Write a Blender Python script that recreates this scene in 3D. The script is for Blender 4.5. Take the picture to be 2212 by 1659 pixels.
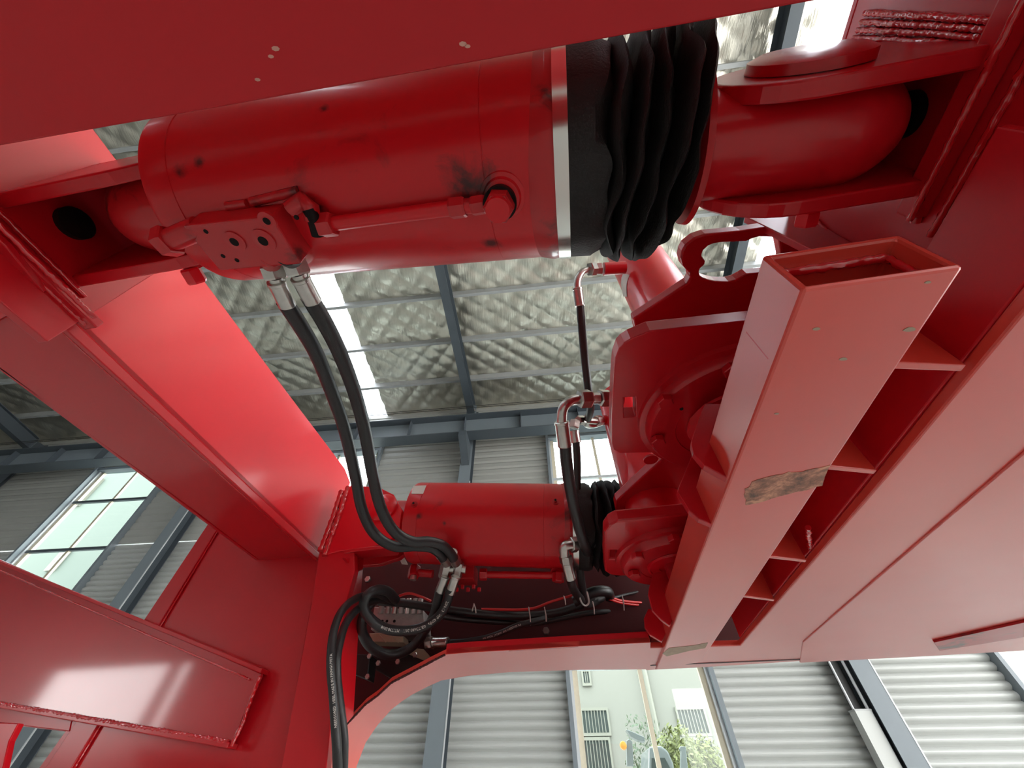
import bpy, bmesh, math, random
from mathutils import Vector, Matrix, noise
random.seed(7)
scene = bpy.context.scene
for o in list(bpy.data.objects): bpy.data.objects.remove(o)

# ------------------------------------------------------------------ camera, sky, exposure
CH = 1.0                                   # camera height above the hall floor
PITCH = math.radians(48.3)
FPX = 820.0
CP, SP = math.cos(PITCH), math.sin(PITCH)
CAM = Vector((0, 0, CH))
cd = bpy.data.cameras.new('camera'); cam = bpy.data.objects.new('camera', cd)
scene.collection.objects.link(cam); scene.camera = cam
cd.sensor_fit = 'HORIZONTAL'; cd.sensor_width = 36.0; cd.lens = FPX/2212*36.0
cd.clip_start = 0.02; cd.clip_end = 300
cam.location = CAM; cam.rotation_euler = (math.pi/2+PITCH, 0, 0)
scene.view_settings.view_transform = 'Standard'; scene.view_settings.look = 'None'
scene.view_settings.gamma = 1.0; scene.view_settings.use_curve_mapping = False
scene.view_settings.exposure = 0.12
w = bpy.data.worlds.new('sky'); scene.world = w; w.use_nodes = True
wn = w.node_tree; bg = wn.nodes['Background']
tc = wn.nodes.new('ShaderNodeTexCoord'); sx = wn.nodes.new('ShaderNodeSeparateXYZ')
cr = wn.nodes.new('ShaderNodeValToRGB')
cr.color_ramp.elements[0].position = 0.0; cr.color_ramp.elements[0].color = (0.93, 0.93, 0.90, 1)
cr.color_ramp.elements[1].position = 1.0; cr.color_ramp.elements[1].color = (0.80, 0.86, 0.95, 1)
wn.links.new(tc.outputs['Generated'], sx.inputs[0]); wn.links.new(sx.outputs['Z'], cr.inputs[0])
wn.links.new(cr.outputs[0], bg.inputs[0]); bg.inputs[1].default_value = 10.0

# ------------------------------------------------------------------ geometry helpers
def ray(px, py):
    x = (px-1106)/FPX; y = (829.5-py)/FPX
    return Vector((x, CP-SP*y, SP+CP*y))
def at(px, py, d): return CAM + ray(px, py)*d           # d: distance along the lens axis
def PL(px, py, n, c):                                    # on the plane n.(P-CAM) = c
    r = ray(px, py); return CAM + r*(c/n.dot(r))
Z = Vector((0, 0, 1))
def H(px, py, h): return PL(px, py, Z, h)                # horizontal plane h above the camera
MU = Vector((0.9866, -0.163, 0)); MV = Vector((0.163, 0.9866, 0))    # machine axes
HU = Vector((0.994, -0.11, 0)).normalized(); HV = Vector((0.11, 0.994, 0)).normalized()   # hall axes
def MP(u, v, h): return CAM + MU*u + MV*v + Z*h
def HP(s, v, h): return CAM + HU*s + HV*v + Z*h
def polyH(pts, h): return [H(x, y, h) for x, y in pts]
def polyP(pts, n, c): return [PL(x, y, n, c) for x, y in pts]

def wloc(o):
    p = Vector((0, 0, 0))
    while o: p += o.location; o = o.parent
    return p
def link(name, me, parent=None, mat=None, smooth=False):
    o = bpy.data.objects.new(name, me)
    scene.collection.objects.link(o)
    if parent:
        o.parent = parent
        off = wloc(parent); me.transform(Matrix.Translation(-off))
    else:
        vs = [v.co for v in me.vertices]
        if vs:
            c = Vector((sum(v.x for v in vs)/len(vs), sum(v.y for v in vs)/len(vs), min(v.z for v in vs)))
            me.transform(Matrix.Translation(-c)); o.location = c
    if mat: me.materials.append(mat)
    if smooth:
        for p in me.polygons: p.use_smooth = True
    return o
def tag(o, label=None, cat=None, group=None, kind=None):
    if label: o['label'] = label
    if cat: o['category'] = cat
    if group: o['group'] = group
    if kind: o['kind'] = kind
    return o
def thing(name, label, cat, loc, group=None):
    o = bpy.data.objects.new(name, None); scene.collection.objects.link(o); o.location = loc
    o.empty_display_size = 0.05
    return tag(o, label, cat, group)
def from_bm(name, bm, parent, mat, smooth=False, bevel=0, sharp=35, label=None, kind=None):
    bmesh.ops.recalc_face_normals(bm, faces=bm.faces)
    me = bpy.data.meshes.new(name); bm.to_mesh(me); bm.free()
    o = link(name, me, parent, mat)
    if smooth:
        me.polygons.foreach_set('use_smooth', [True]*len(me.polygons))
        me.set_sharp_from_angle(angle=math.radians(sharp))
    if bevel:
        m = o.modifiers.new('bevel', 'BEVEL'); m.width = bevel; m.segments = 2; m.limit_method = 'ANGLE'; m.angle_limit = math.radians(40)
        m.harden_normals = False
    if label: o['label'] = label
    if kind: o['kind'] = kind
    return o
def slab(name, pts, ext, parent, mat, holes=(), bevel=0.002, label=None, kind=None):
    """solid plate: planar outline (world points) extruded by ext (Vector)"""
    bm = bmesh.new()
    if not holes:
        vs = [bm.verts.new(p) for p in pts]; bm.faces.new(vs)
    else:
        es = []
        for loop in [pts]+list(holes):
            vs = [bm.verts.new(p) for p in loop]
            es += [bm.edges.new((vs[i], vs[(i+1) % len(vs)])) for i in range(len(vs))]
        bmesh.ops.triangle_fill(bm, use_beauty=True, use_dissolve=False, edges=es)
    r = bmesh.ops.extrude_face_region(bm, geom=bm.faces[:])
    bmesh.ops.translate(bm, verts=[v for v in r['geom'] if isinstance(v, bmesh.types.BMVert)], vec=ext)
    return from_bm(name, bm, parent, mat, bevel=bevel, label=label, kind=kind)
def box(name, c, ax, sz, parent, mat, bevel=0.002, label=None, kind=None):
    a, b, n = ax
    bm = bmesh.new(); vs = []
    for i in (-1, 1):
        for j in (-1, 1):
            for k in (-1, 1): vs.append(bm.verts.new(c+a*(i*sz[0]/2)+b*(j*sz[1]/2)+n*(k*sz[2]/2)))
    for f in ((0,1,3,2),(4,6,7,5),(0,4,5,1),(2,3,7,6),(0,2,6,4),(1,5,7,3)): bm.faces.new([vs[i] for i in f])
    return from_bm(name, bm, parent, mat, bevel=bevel, label=label, kind=kind)
def hbox(name, s0, s1, v0, v1, h0, h1, parent, mat, bevel=0, kind=None):
    return box(name, HP((s0+s1)/2, (v0+v1)/2, (h0+h1)/2), (HU, HV, Z), (abs(s1-s0), abs(v1-v0), abs(h1-h0)), parent, mat, bevel, kind=kind)
def frame_of(a):
    a = a.normalized(); t = Vector((0, 0, 1)) if abs(a.z) < 0.9 else Vector((0, 1, 0))
    u = a.cross(t).normalized(); return a, u, a.cross(u).normalized()
def lathe(name, p0, axis, prof, parent, mat, seg=48, caps=True, smooth=True, fn=None, label=None, kind=None, bevel=0):
    """prof: list of (t along axis, radius)"""
    a, u, v = frame_of(axis); bm = bmesh.new(); rings = []
    for i, (t, r) in enumerate(prof):
        ring = []
        for j in range(seg):
            th = 2*math.pi*j/seg; tt, rr = (t, r) if fn is None else fn(i, t, r, th)
            ring.append(bm.verts.new(p0+a*tt+(u*math.cos(th)+v*math.sin(th))*rr))
        rings.append(ring)
    for A, B in zip(rings, rings[1:]):
        for j in range(seg): bm.faces.new((A[j], A[(j+1) % seg], B[(j+1) % seg], B[j]))
    if caps: bm.faces.new(rings[0][::-1]); bm.faces.new(rings[-1])
    return from_bm(name, bm, parent, mat, smooth=smooth, label=label, kind=kind, bevel=bevel)
def cyl(name, p0, p1, r, parent, mat, seg=32, r1=None, **k):
    return lathe(name, p0, p1-p0, [(0, r), ((p1-p0).length, r if r1 is None else r1)], parent, mat, seg=seg, **k)
def hexa(name, p0, p1, r, parent, mat, **k):
    return lathe(name, p0, p1-p0, [(0, r*0.9), ((p1-p0).length*0.12, r), ((p1-p0).length*0.88, r), ((p1-p0).length, r*0.9)], parent, mat, seg=6, smooth=False, **k)
def crom(P, n=10):
    out = []
    Q = [P[0]*2-P[1]]+list(P)+[P[-1]*2-P[-2]]
    for i in range(1, len(Q)-2):
        a, b, c, d = Q[i-1:i+3]
        for k in range(n):
            t = k/n
            out.append(0.5*((2*b)+(c-a)*t+(2*a-5*b+4*c-d)*t*t+(3*b-a-3*c+d)*t**3))
    out.append(P[-1]); return out
def resample(P, step):
    L = [0]
    for a, b in zip(P, P[1:]): L.append(L[-1]+(b-a).length)
    n = max(2, int(L[-1]/step)); out = []; j = 0
    for k in range(n+1):
        s = L[-1]*k/n
        while j < len(L)-2 and L[j+1] < s: j += 1
        f = (s-L[j])/max(1e-9, L[j+1]-L[j]); out.append(P[j].lerp(P[j+1], f))
    return out
def tube(name, P, r, parent, mat, seg=16, rfn=None, label=None, kind=None, caps=True):
    bm = bmesh.new(); rings = []; u = None
    for i, p in enumerate(P):
        t = (P[min(i+1, len(P)-1)]-P[max(i-1, 0)]).normalized()
        if u is None: _, u, v = frame_of(t)
        else: u = (u-t*u.dot(t)).normalized()
        v = t.cross(u)
        ring = []
        for j in range(seg):
            th = 2*math.pi*j/seg; rr = r if rfn is None else rfn(i, th)
            ring.append(bm.verts.new(p+(u*math.cos(th)+v*math.sin(th))*rr))
        rings.append(ring)
    for A, B in zip(rings, rings[1:]):
        for j in range(seg): bm.faces.new((A[j], A[(j+1) % seg], B[(j+1) % seg], B[j]))
    if caps: bm.faces.new(rings[0][::-1]); bm.faces.new(rings[-1])
    return from_bm(name, bm, parent, mat, smooth=True, sharp=60, label=label, kind=kind)
def weld(P, r, parent, mat=None, name='weld_bead'):
    P = resample(P, max(r*0.7, 0.003)); sd = random.random()*50
    P = [p+Vector((noise.noise(p*60), noise.noise(p*60+Vector((9, 3, 1))), noise.noise(p*55-Vector((4, 3, 1)))))*r*0.18 for p in P]
    return tube(name, P, r, parent, mat or M['weld'], seg=8, rfn=lambda i, th: r*(0.85+0.25*noise.noise(Vector((i*0.45, th, sd)))+0.10*math.sin(i*1.9)))
def surftext(name, text, P, r, size, parent, mat, s0=0.0, flip=False, turn=0.0):
    """lettering wrapped on a hose that follows path P"""
    P = resample(P, 0.004); step = sum((b-a).length for a, b in zip(P, P[1:]))/(len(P)-1)
    cu = bpy.data.curves.new('t', 'FONT'); cu.body = text; cu.size = size; cu.resolution_u = 1
    to = bpy.data.objects.new('t', cu); scene.collection.objects.link(to)
    dg = bpy.context.evaluated_depsgraph_get(); me = bpy.data.meshes.new_from_object(to.evaluated_get(dg))
    bpy.data.objects.remove(to)
    for v in me.vertices:
        x, y = v.co.x, v.co.y-size*0.35
        s = s0+x
        if flip: y = -y; s = s0-x
        f = max(0, min(len(P)-2, s/step)); i = int(f); f -= i
        p = P[i].lerp(P[i+1], f); t = (P[min(i+2, len(P)-1)]-P[max(i-1, 0)]).normalized()
        n = (CAM-p); n = (n-t*n.dot(t)).normalized(); b = n.cross(t)
        a = y/r+turn
        v.co = p+(n*math.cos(a)+b*math.sin(a))*(r+0.0003)
    return link(name, me, parent, mat)
def arc(c, a, b, r, t0, t1, n): return [c+a*(r*math.cos(t0+(t1-t0)*i/n))+b*(r*math.sin(t0+(t1-t0)*i/n)) for i in range(n+1)]

# ------------------------------------------------------------------ materials
M = {}
def nt(name):
    m = bpy.data.materials.new(name); m.use_nodes = True
    t = m.node_tree; return m, t, t.nodes['Principled BSDF']
def ramp(t, src, els):
    r = t.nodes.new('ShaderNodeValToRGB'); e = r.color_ramp.elements
    e[0].position, e[0].color = els[0][0], els[0][1]; e[1].position, e[1].color = els[1][0], els[1][1]
    for p, c in els[2:]: x = e.new(p); x.color = c
    t.links.new(src, r.inputs[0]); return r.outputs[0]
def ntex(t, scale, detail=4, rough=0.55, dist=0.0, vec=None):
    n = t.nodes.new('ShaderNodeTexNoise'); n.inputs['Scale'].default_value = scale; n.inputs['Detail'].default_value = detail
    n.inputs['Roughness'].default_value = rough; n.inputs['Distortion'].default_value = dist
    if vec is None:
        g = t.nodes.new('ShaderNodeNewGeometry'); vec = g.outputs['Position']
    t.links.new(vec, n.inputs['Vector']); return n.outputs['Fac']
def mixc(t, fac, a, b):
    m = t.nodes.new('ShaderNodeMix'); m.data_type = 'RGBA'
    for i, v in ((0, fac), (6, a), (7, b)):
        if hasattr(v, 'default_value') or hasattr(v, 'is_linked'): t.links.new(v, m.inputs[i])
        else: m.inputs[i].default_value = v
    return m.outputs[2]
def bump(t, p, src, st, dist=0.01):
    b = t.nodes.new('ShaderNodeBump'); b.inputs['Strength'].default_value = st; b.inputs['Distance'].default_value = dist
    t.links.new(src, b.inputs['Height']); t.links.new(b.outputs[0], p.inputs['Normal'])
def paint(name, col, rough=0.32, coat=0.6, dirt=0.0, chips=0.0, bst=0.08, coat_r=0.12):
    m, t, p = nt(name)
    d = tuple(c*0.80 for c in col)
    c = mixc(t, ntex(t, 2.5, 3), (*col, 1), (*d, 1))
    if dirt:
        f = ramp(t, ntex(t, 9, 6, 0.65, 0.6), [(0.56 if dirt > .8 else 0.60, (0, 0, 0, 1)), (0.68 if dirt > .8 else 0.74, (dirt,)*3+(1,))])
        c = mixc(t, f, c, (0.035, 0.006, 0.006, 1))
    if chips:
        f = ramp(t, ntex(t, 34, 2, 0.5), [(0.745, (0, 0, 0, 1)), (0.77, (chips,)*3+(1,))])
        c = mixc(t, f, c, (0.55, 0.33, 0.25, 1))
    t.links.new(c, p.inputs['Base Color'])
    p.inputs['Specular IOR Level'].default_value = 0.35; p.inputs['Coat Weight'].default_value = coat; p.inputs['Coat Roughness'].default_value = coat_r
    rr = ramp(t, ntex(t, 6, 3), [(0.3, (rough*0.95,)*3+(1,)), (0.7, (rough*1.08,)*3+(1,))]); t.links.new(rr, p.inputs['Roughness'])
    bump(t, p, ntex(t, 420, 2), bst, 0.0006)
    return m
RED = (0.62, 0.005, 0.013)
M['red'] = paint('red_paint', (0.56, 0.004, 0.011), rough=0.36, coat=0.3, coat_r=0.15)
M['red_plate'] = paint('red_paint_plate', (0.52, 0.005, 0.011), rough=0.5, coat=0.1, chips=0.8, coat_r=0.3)
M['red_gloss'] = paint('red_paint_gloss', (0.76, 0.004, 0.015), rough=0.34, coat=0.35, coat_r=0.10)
M['red_barrel'] = paint('red_paint_barrel', (0.60, 0.004, 0.010), rough=0.38, coat=0.2, dirt=0.5)
M['red_dirty'] = paint('red_paint_grimy', (0.48, 0.008, 0.012), rough=0.42, coat=0.4, dirt=0.85)
M['red_pink'] = paint('red_paint_floor_glow', (0.72, 0.055, 0.035), rough=0.36, coat=1.0, chips=0.0, coat_r=0.30)  # base colour paled to stand in for bright floor reflected in the paint
M['weld'] = paint('red_paint_weld', (0.62, 0.008, 0.014), rough=0.16, coat=1.0, coat_r=0.05)
M['web'] = paint('near_black_red', (0.055, 0.005, 0.006), rough=0.5, coat=0.1, dirt=0.6)  # near-black red for web plate, arch weld and bracket disc
def simple(name, col, rough=0.5, metal=0.0, nscale=None, var=0.15, bst=0, bscale=80, coat=0, spec=0.5):
    m, t, p = nt(name)
    c = mixc(t, ntex(t, nscale or 20, 3), (*col, 1), (*[x*(1-var) for x in col], 1)); t.links.new(c, p.inputs['Base Color'])
    p.inputs['Roughness'].default_value = rough; p.inputs['Metallic'].default_value = metal; p.inputs['Coat Weight'].default_value = coat
    p.inputs['Specular IOR Level'].default_value = spec
    if bst: bump(t, p, ntex(t, bscale, 4), bst, 0.004)
    return m
M['rubber'] = simple('black_rubber_hose', (0.016, 0.015, 0.016), 0.42, bst=0.15, bscale=300)
M['bellows'] = simple('black_bellows_fabric', (0.012, 0.010, 0.010), 0.62, bst=0.4, bscale=260, spec=0.35)
M['steel'] = simple('zinc_plated_steel', (0.62, 0.60, 0.56), 0.28, 1.0, 60, 0.3, bst=0.1, bscale=200)
M['band'] = simple('bright_steel_band', (0.82, 0.80, 0.76), 0.2, 1.0, 10)
M['black'] = simple('black_metal', (0.014, 0.013, 0.013), 0.45, 0.0, 40, 0.3)
M['hole'] = simple('oily_dark_hole', (0.008, 0.004, 0.004), 0.6, spec=0.15)
M['alu'] = simple('cast_aluminium', (0.50, 0.47, 0.44), 0.5, 0.6, 60, 0.35, bst=0.3)
M['tan'] = simple('tan_anodised_block', (0.42, 0.35, 0.24), 0.45, 0.3)
M['cream_text'] = simple('white_print', (0.75, 0.70, 0.64), 0.6)
M['redwire'] = simple('red_wire', (0.65, 0.02, 0.02), 0.4)
M['tie'] = simple('white_cable_tie', (0.62, 0.58, 0.55), 0.5)
M['sticker'] = simple('silver_sticker', (0.66, 0.64, 0.58), 0.45, 0.1)
M['greysteel'] = simple('blue_grey_steel_paint', (0.07, 0.085, 0.10), 0.42, 0.0, 3, 0.2)
M['lightsteel'] = simple('light_blue_grey_paint', (0.19, 0.22, 0.245), 0.45, 0.0, 3, 0.15)
M['galv'] = simple('galvanised_purlin', (0.42, 0.43, 0.43), 0.5, 0.25, 5, 0.2)
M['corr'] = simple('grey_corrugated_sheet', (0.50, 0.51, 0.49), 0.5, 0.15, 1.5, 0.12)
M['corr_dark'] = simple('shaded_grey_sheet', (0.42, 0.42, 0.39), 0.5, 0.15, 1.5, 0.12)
M['frame'] = simple('aluminium_window_frame', (0.62, 0.64, 0.66), 0.4, 0.3)
M['beige'] = simple('beige_window_reveal', (0.62, 0.55, 0.42), 0.5)
M['floor'] = simple('pale_concrete_floor', (0.50, 0.49, 0.46), 0.5, 0.0, 0.8, 0.2)
M['ground'] = simple('yard_concrete', (0.42, 0.42, 0.40), 0.8, 0.0, 0.5, 0.2)
M['plaster'] = simple('cream_render', (0.185, 0.18, 0.155), 0.8, 0.0, 1, 0.06)
M['mint'] = simple('pale_green_render', (0.10, 0.12, 0.105), 0.8, 0.0, 1, 0.06)
M['bars'] = simple('white_window_bars', (0.20, 0.195, 0.16), 0.5)
M['darkglass'] = simple('dark_window_glass', (0.05, 0.065, 0.06), 0.3, 0.0, 2, 0.3)
M['leaf'] = simple('yellow_green_leaves', (0.16, 0.18, 0.035), 0.6, 0.0, 3, 0.5)
M['leaf2'] = simple('grey_green_leaves', (0.07, 0.10, 0.05), 0.6, 0.0, 3, 0.4)
M['bark'] = simple('bark', (0.12, 0.09, 0.06), 0.9)
M['white'] = simple('white_vehicle_paint', (0.19, 0.21, 0.21), 0.3, coat=0.6)
M['orange'] = simple('orange_lamp', (0.75, 0.32, 0.06), 0.3)
M['patch'] = simple('scraped_bare_steel', (0.30, 0.17, 0.10), 0.55, 0.2, 60, 0.6, bst=0.5)
M['chip'] = simple('bare_chip', (0.62, 0.30, 0.24), 0.5)
M['tape'] = simple('dirty_tan_tape', (0.48, 0.34, 0.24), 0.6, 0.0, 60, 0.4)
# scrape marks: brown-grey with noisy alpha-free break-up
m, t, p = nt('scraped_primer')
f = ramp(t, ntex(t, 34, 7, 0.72, 0.3), [(0.36, (0.10, 0.05, 0.03, 1)), (0.62, (0.66, 0.30, 0.18, 1)), (0.50, (0.34, 0.13, 0.08, 1))])
t.links.new(f, p.inputs['Base Color']); p.inputs['Roughness'].default_value = 0.5; M['scrape'] = m
# foil blanket
m, t, p = nt('foil_insulation')
p.inputs['Base Color'].default_value = (0.74, 0.71, 0.62, 1); p.inputs['Metallic'].default_value = 0.9; p.inputs['Roughness'].default_value = 0.28
g = t.nodes.new('ShaderNodeNewGeometry'); mp = t.nodes.new('ShaderNodeMapping'); mp.inputs['Scale'].default_value = (9, 1.0, 1)
t.links.new(g.outputs['Position'], mp.inputs['Vector'])
bump(t, p, ntex(t, 2.2, 5, 0.6, 0.3, mp.outputs[0]), 0.55, 0.02)
c = ramp(t, ntex(t, 0.8, 4), [(0.3, (0.48, 0.45, 0.38, 1)), (0.7, (0.74, 0.71, 0.62, 1))]); t.links.new(c, p.inputs['Base Color'])
M['foil'] = m
# window glass
m = bpy.data.materials.new('clear_glass'); m.use_nodes = True; t = m.node_tree; t.nodes.clear()
o_ = t.nodes.new('ShaderNodeOutputMaterial'); mx = t.nodes.new('ShaderNodeMixShader'); tr = t.nodes.new('ShaderNodeBsdfTransparent'); gl = t.nodes.new('ShaderNodeBsdfGlossy')
tr.inputs[0].default_value = (0.93, 0.98, 0.96, 1); gl.inputs['Roughness'].default_value = 0.02; mx.inputs[0].default_value = 0.02
t.links.new(tr.outputs[0], mx.inputs[1]); t.links.new(gl.outputs[0], mx.inputs[2]); t.links.new(mx.outputs[0], o_.inputs[0]); M['glass'] = m
# translucent skylight sheet
m = bpy.data.materials.new('skylight_sheet'); m.use_nodes = True; t = m.node_tree; t.nodes.clear()
o_ = t.nodes.new('ShaderNodeOutputMaterial'); mx = t.nodes.new('ShaderNodeMixShader'); tr = t.nodes.new('ShaderNodeBsdfTransparent'); tl = t.nodes.new('ShaderNodeBsdfTranslucent')
mx.inputs[0].default_value = 0.5; tl.inputs[0].default_value = (0.95, 0.97, 1, 1)
t.links.new(tr.outputs[0], mx.inputs[1]); t.links.new(tl.outputs[0], mx.inputs[2]); t.links.new(mx.outputs[0], o_.inputs[0]); M['sky'] = m

# ================================================================== THE HALL
WD = 8.5                                    # distance of the far wall
def roof_h(v): return 8.55+0.125*(WD-v)
S0, S1, VB = -26.0, 14.0, -11.0
fl = hbox('floor', S0, S1, VB, WD+0.1, -CH-0.2, -CH, None, M['floor']); tag(fl, kind='structure')
gr = hbox('ground', -70, 60, WD+0.1, 60, -CH-0.3, -CH-0.1, None, M['ground']); tag(gr, 'pale concrete yard outside the hall windows', 'ground', kind='structure')
gr2 = hbox('ground', -70, 60, -60, VB, -CH-0.3, -CH-0.02, None, M['ground']); tag(gr2, 'pale concrete yard on the open side of the hall', 'ground', kind='structure')
# ---- ceiling: quilted foil blanket with real pillows
cols = [-17.15, -9.65, -2.15, 4.84, 12.3]
ceil = bpy.data.objects.new('ceiling', None); scene.collection.objects.link(ceil); ceil.location = HP(0, 0, roof_h(0)); tag(ceil, kind='structure')
SKY = [(-5.66, -5.02), (5.55, 6.45), (-13.2, -12.6)]
def foil(s0, s1, v0, v1):
    st = 0.06 if v0 > -2 else 0.15; nx = max(2, int((s1-s0)/st)); ny = max(2, int((v1-v0)/st)); vs = []; fs = []
    for j in range(ny+1):
        v = v0+(v1-v0)*j/ny
        for i in range(nx+1):
            s = s0+(s1-s0)*i/nx
            a = (s+v)/0.62; b = (s*1.0-v*1.3)/0.62
            q = abs(math.sin(math.pi*a))*abs(math.sin(math.pi*b))
            sag = 0.06*q**0.38+0.025*noise.noise(Vector((s*1.1, v*1.1, 0)))+0.012*noise.noise(Vector((s*6, v*3, 2)))
            vs.append(HP(s, v, roof_h(v)+0.05-sag))
    for j in range(ny):
        for i in range(nx):
            k = j*(nx+1)+i; fs.append((k, k+1, k+nx+2, k+nx+1))
    me = bpy.data.meshes.new('foil_blanket'); me.from_pydata([tuple(v) for v in vs], [], fs)
    link('foil_blanket', me, ceil, M['foil'], smooth=True)
prev = S0
for a, b in sorted(SKY):
    foil(prev, a, -1.5, WD); foil(prev, a, VB, -1.5); prev = b
foil(prev, S1, -1.5, WD); foil(prev, S1, VB, -1.5)
for a, b in SKY:
    slab('skylight', [HP(a, VB, roof_h(VB)), HP(b, VB, roof_h(VB)), HP(b, WD, roof_h(WD)), HP(a, WD, roof_h(WD))], Z*0.01, ceil, M['sky'], bevel=0)
slab('roof_sheet', [HP(S0, VB, roof_h(VB)+.25), HP(SKY[2][0], VB, roof_h(VB)+.25), HP(SKY[2][0], WD, roof_h(WD)+.25), HP(S0, WD, roof_h(WD)+.25)], Z*0.01, ceil, M['corr'], bevel=0)
for a, b in ((SKY[2][1], SKY[0][0]), (SKY[0][1], SKY[1][0]), (SKY[1][1], S1)):
    slab('roof_sheet', [HP(a, VB, roof_h(VB)+.25), HP(b, VB, roof_h(VB)+.25), HP(b, WD, roof_h(WD)+.25), HP(a, WD, roof_h(WD)+.25)], Z*0.01, ceil, M['corr'], bevel=0)
pv = 7.26
while pv > VB:
    for (dv, dh, hh) in ((0, 0, 0.16),):
        P = [HP(0, pv, roof_h(pv)-0.04)]
        bm = bmesh.new()
        prof = [(-.035, -.18), (-.035+.075, -.18), (-.035+.075, -.165), (-.029, -.174), (-.029, 0), (-.035, 0)]
        prof = [(-.04, -.19), (.04, -.19), (.04, -.165), (.034, -.165), (.034, -.184), (-.034, -.184), (-.034, -.0), (-.04, -.0)]
        for s in (S0, S1):
            [bm.verts.new(HP(s, pv+a, roof_h(pv)-0.0+b)) for a, b in prof]
        bm.verts.ensure_lookup_table(); n = len(prof)
        for i in range(n): bm.faces.new((bm.verts[i], bm.verts[(i+1) % n], bm.verts[n+(i+1) % n], bm.verts[n+i]))
        from_bm('roof_purlin', bm, ceil, M['galv'])
    pv -= 1.305
for s in cols:
    bm = bmesh.new()
    def quadbox(x0, x1, a0, a1, taper=0):
        vs = []
        for v in (VB, WD-0.35):
            for x in (x0, x1):
                for a in (a0, a1): vs.append(bm.verts.new(HP(s+x, v, roof_h(v)-0.2-a)))
        for f in ((0,1,3,2),(4,6,7,5),(0,4,5,1),(2,3,7,6),(0,2,6,4),(1,5,7,3)): bm.faces.new([vs[i] for i in f])
    quadbox(-.11, .11, .38, .395); quadbox(-.006, .006, .015, .38); quadbox(-.11, .11, 0, .015)
    from_bm('roof_rafter', bm, ceil, M['greysteel'])
# ---- far wall
wall = bpy.data.objects.new('wall_back', None); scene.collection.objects.link(wall); wall.location = HP(0, WD, -CH); tag(wall, kind='structure')
wins = [(-13.95, -11.35), (-7.45, -4.85), (0.10, 2.5), (7.2, 9.8)]
WT, WB = 7.05, -0.35
def corr(s0, s1, h0, h1, pitch, amp, mat, v=WD, name='corrugated_panel', box_=False):
    n = int((h1-h0)/pitch*8); vs = []; fs = []
    for k in range(n+1):
        h = h0+(h1-h0)*k/n; ph = (h/pitch) % 1
        if box_: d = amp if ph < 0.12 else (0 if 0.2 < ph < 0.92 else amp*0.5)
        else: d = amp*(1-abs(math.sin(math.pi*ph))**0.8)
        vs.append(HP(s0, v+d, h)); vs.append(HP(s1, v+d, h))
    for k in range(n): fs.append((2*k, 2*k+1, 2*k+3, 2*k+2))
    me = bpy.data.meshes.new(name); me.from_pydata([tuple(x) for x in vs], [], fs)
    return link(name, me, wall, mat, smooth=False)
edges = [S0]
for a, b in wins: edges += [a, b]
edges.append(S1)
SPLIT = 4.6
for i in range(0, len(edges), 2):
    for (a, b) in ((edges[i], edges[i+1]),):
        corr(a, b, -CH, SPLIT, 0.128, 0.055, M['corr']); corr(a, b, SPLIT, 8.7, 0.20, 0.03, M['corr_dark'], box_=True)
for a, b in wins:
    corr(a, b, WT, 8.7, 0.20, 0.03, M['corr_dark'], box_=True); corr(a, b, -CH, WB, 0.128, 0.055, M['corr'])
# girts (horizontal rails)
for h in (7.35, 7.75):
    hbox('wall_girt', S0, S1, WD-0.13, WD-0.02, h-0.04, h+0.03, wall, M['galv'])
# windows
for wi, (a, b) in enumerate(wins):
    wn_ = bpy.data.objects.new('window_%d' % (wi+1), None); scene.collection.objects.link(wn_); wn_.location = HP((a+b)/2, WD, WB); tag(wn_, kind='structure')
    # deep grey studs, aluminium frames, beige reveal
    for s, sg in ((a, 1), (b, -1)):
        hbox('jamb', s-0.07*sg, s+0.0*sg, WD-0.14, WD+0.10, WB, WT+0.3, wn_, M['lightsteel'])
        hbox('frame', s, s+0.05*sg, WD-0.02, WD+0.10, WB, WT, wn_, M['frame'])
        hbox('reveal', s+0.05*sg, s+0.14*sg, WD+0.04, WD+0.12, WB, WT, wn_, M['beige'])
    hbox('head', a, b, WD-0.1, WD+0.12, WT, WT+0.08, wn_, M['lightsteel'])
    hbox('sill', a, b, WD-0.1, WD+0.12, WB-0.06, WB, wn_, M['lightsteel'])
    mid = (a+b)/2+ (0.05 if wi == 2 else 0)
    hbox('mullion', mid-0.035, mid+0.035, WD+0.03, WD+0.09, WB, WT, wn_, M['beige'])
    bars = [1.72, 3.2, 4.5, 5.75] if wi != 0 else [1.72, 3.1, 4.55, 6.0]
    for h in bars: hbox('transom', a+0.05, b-0.05, WD+0.02, WD+0.09, h-0.035, h+0.035, wn_, M['greysteel'] if wi < 2 else M['frame'])
    hs = [WB]+bars+[WT]
    for h0, h1 in zip(hs, hs[1:]):
        for x0, x1 in ((a+0.1, mid), (mid, b-0.1)):
            hbox('pane', x0, x1, WD+0.055, WD+0.061, h0, h1, wn_, M['glass'])
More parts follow.
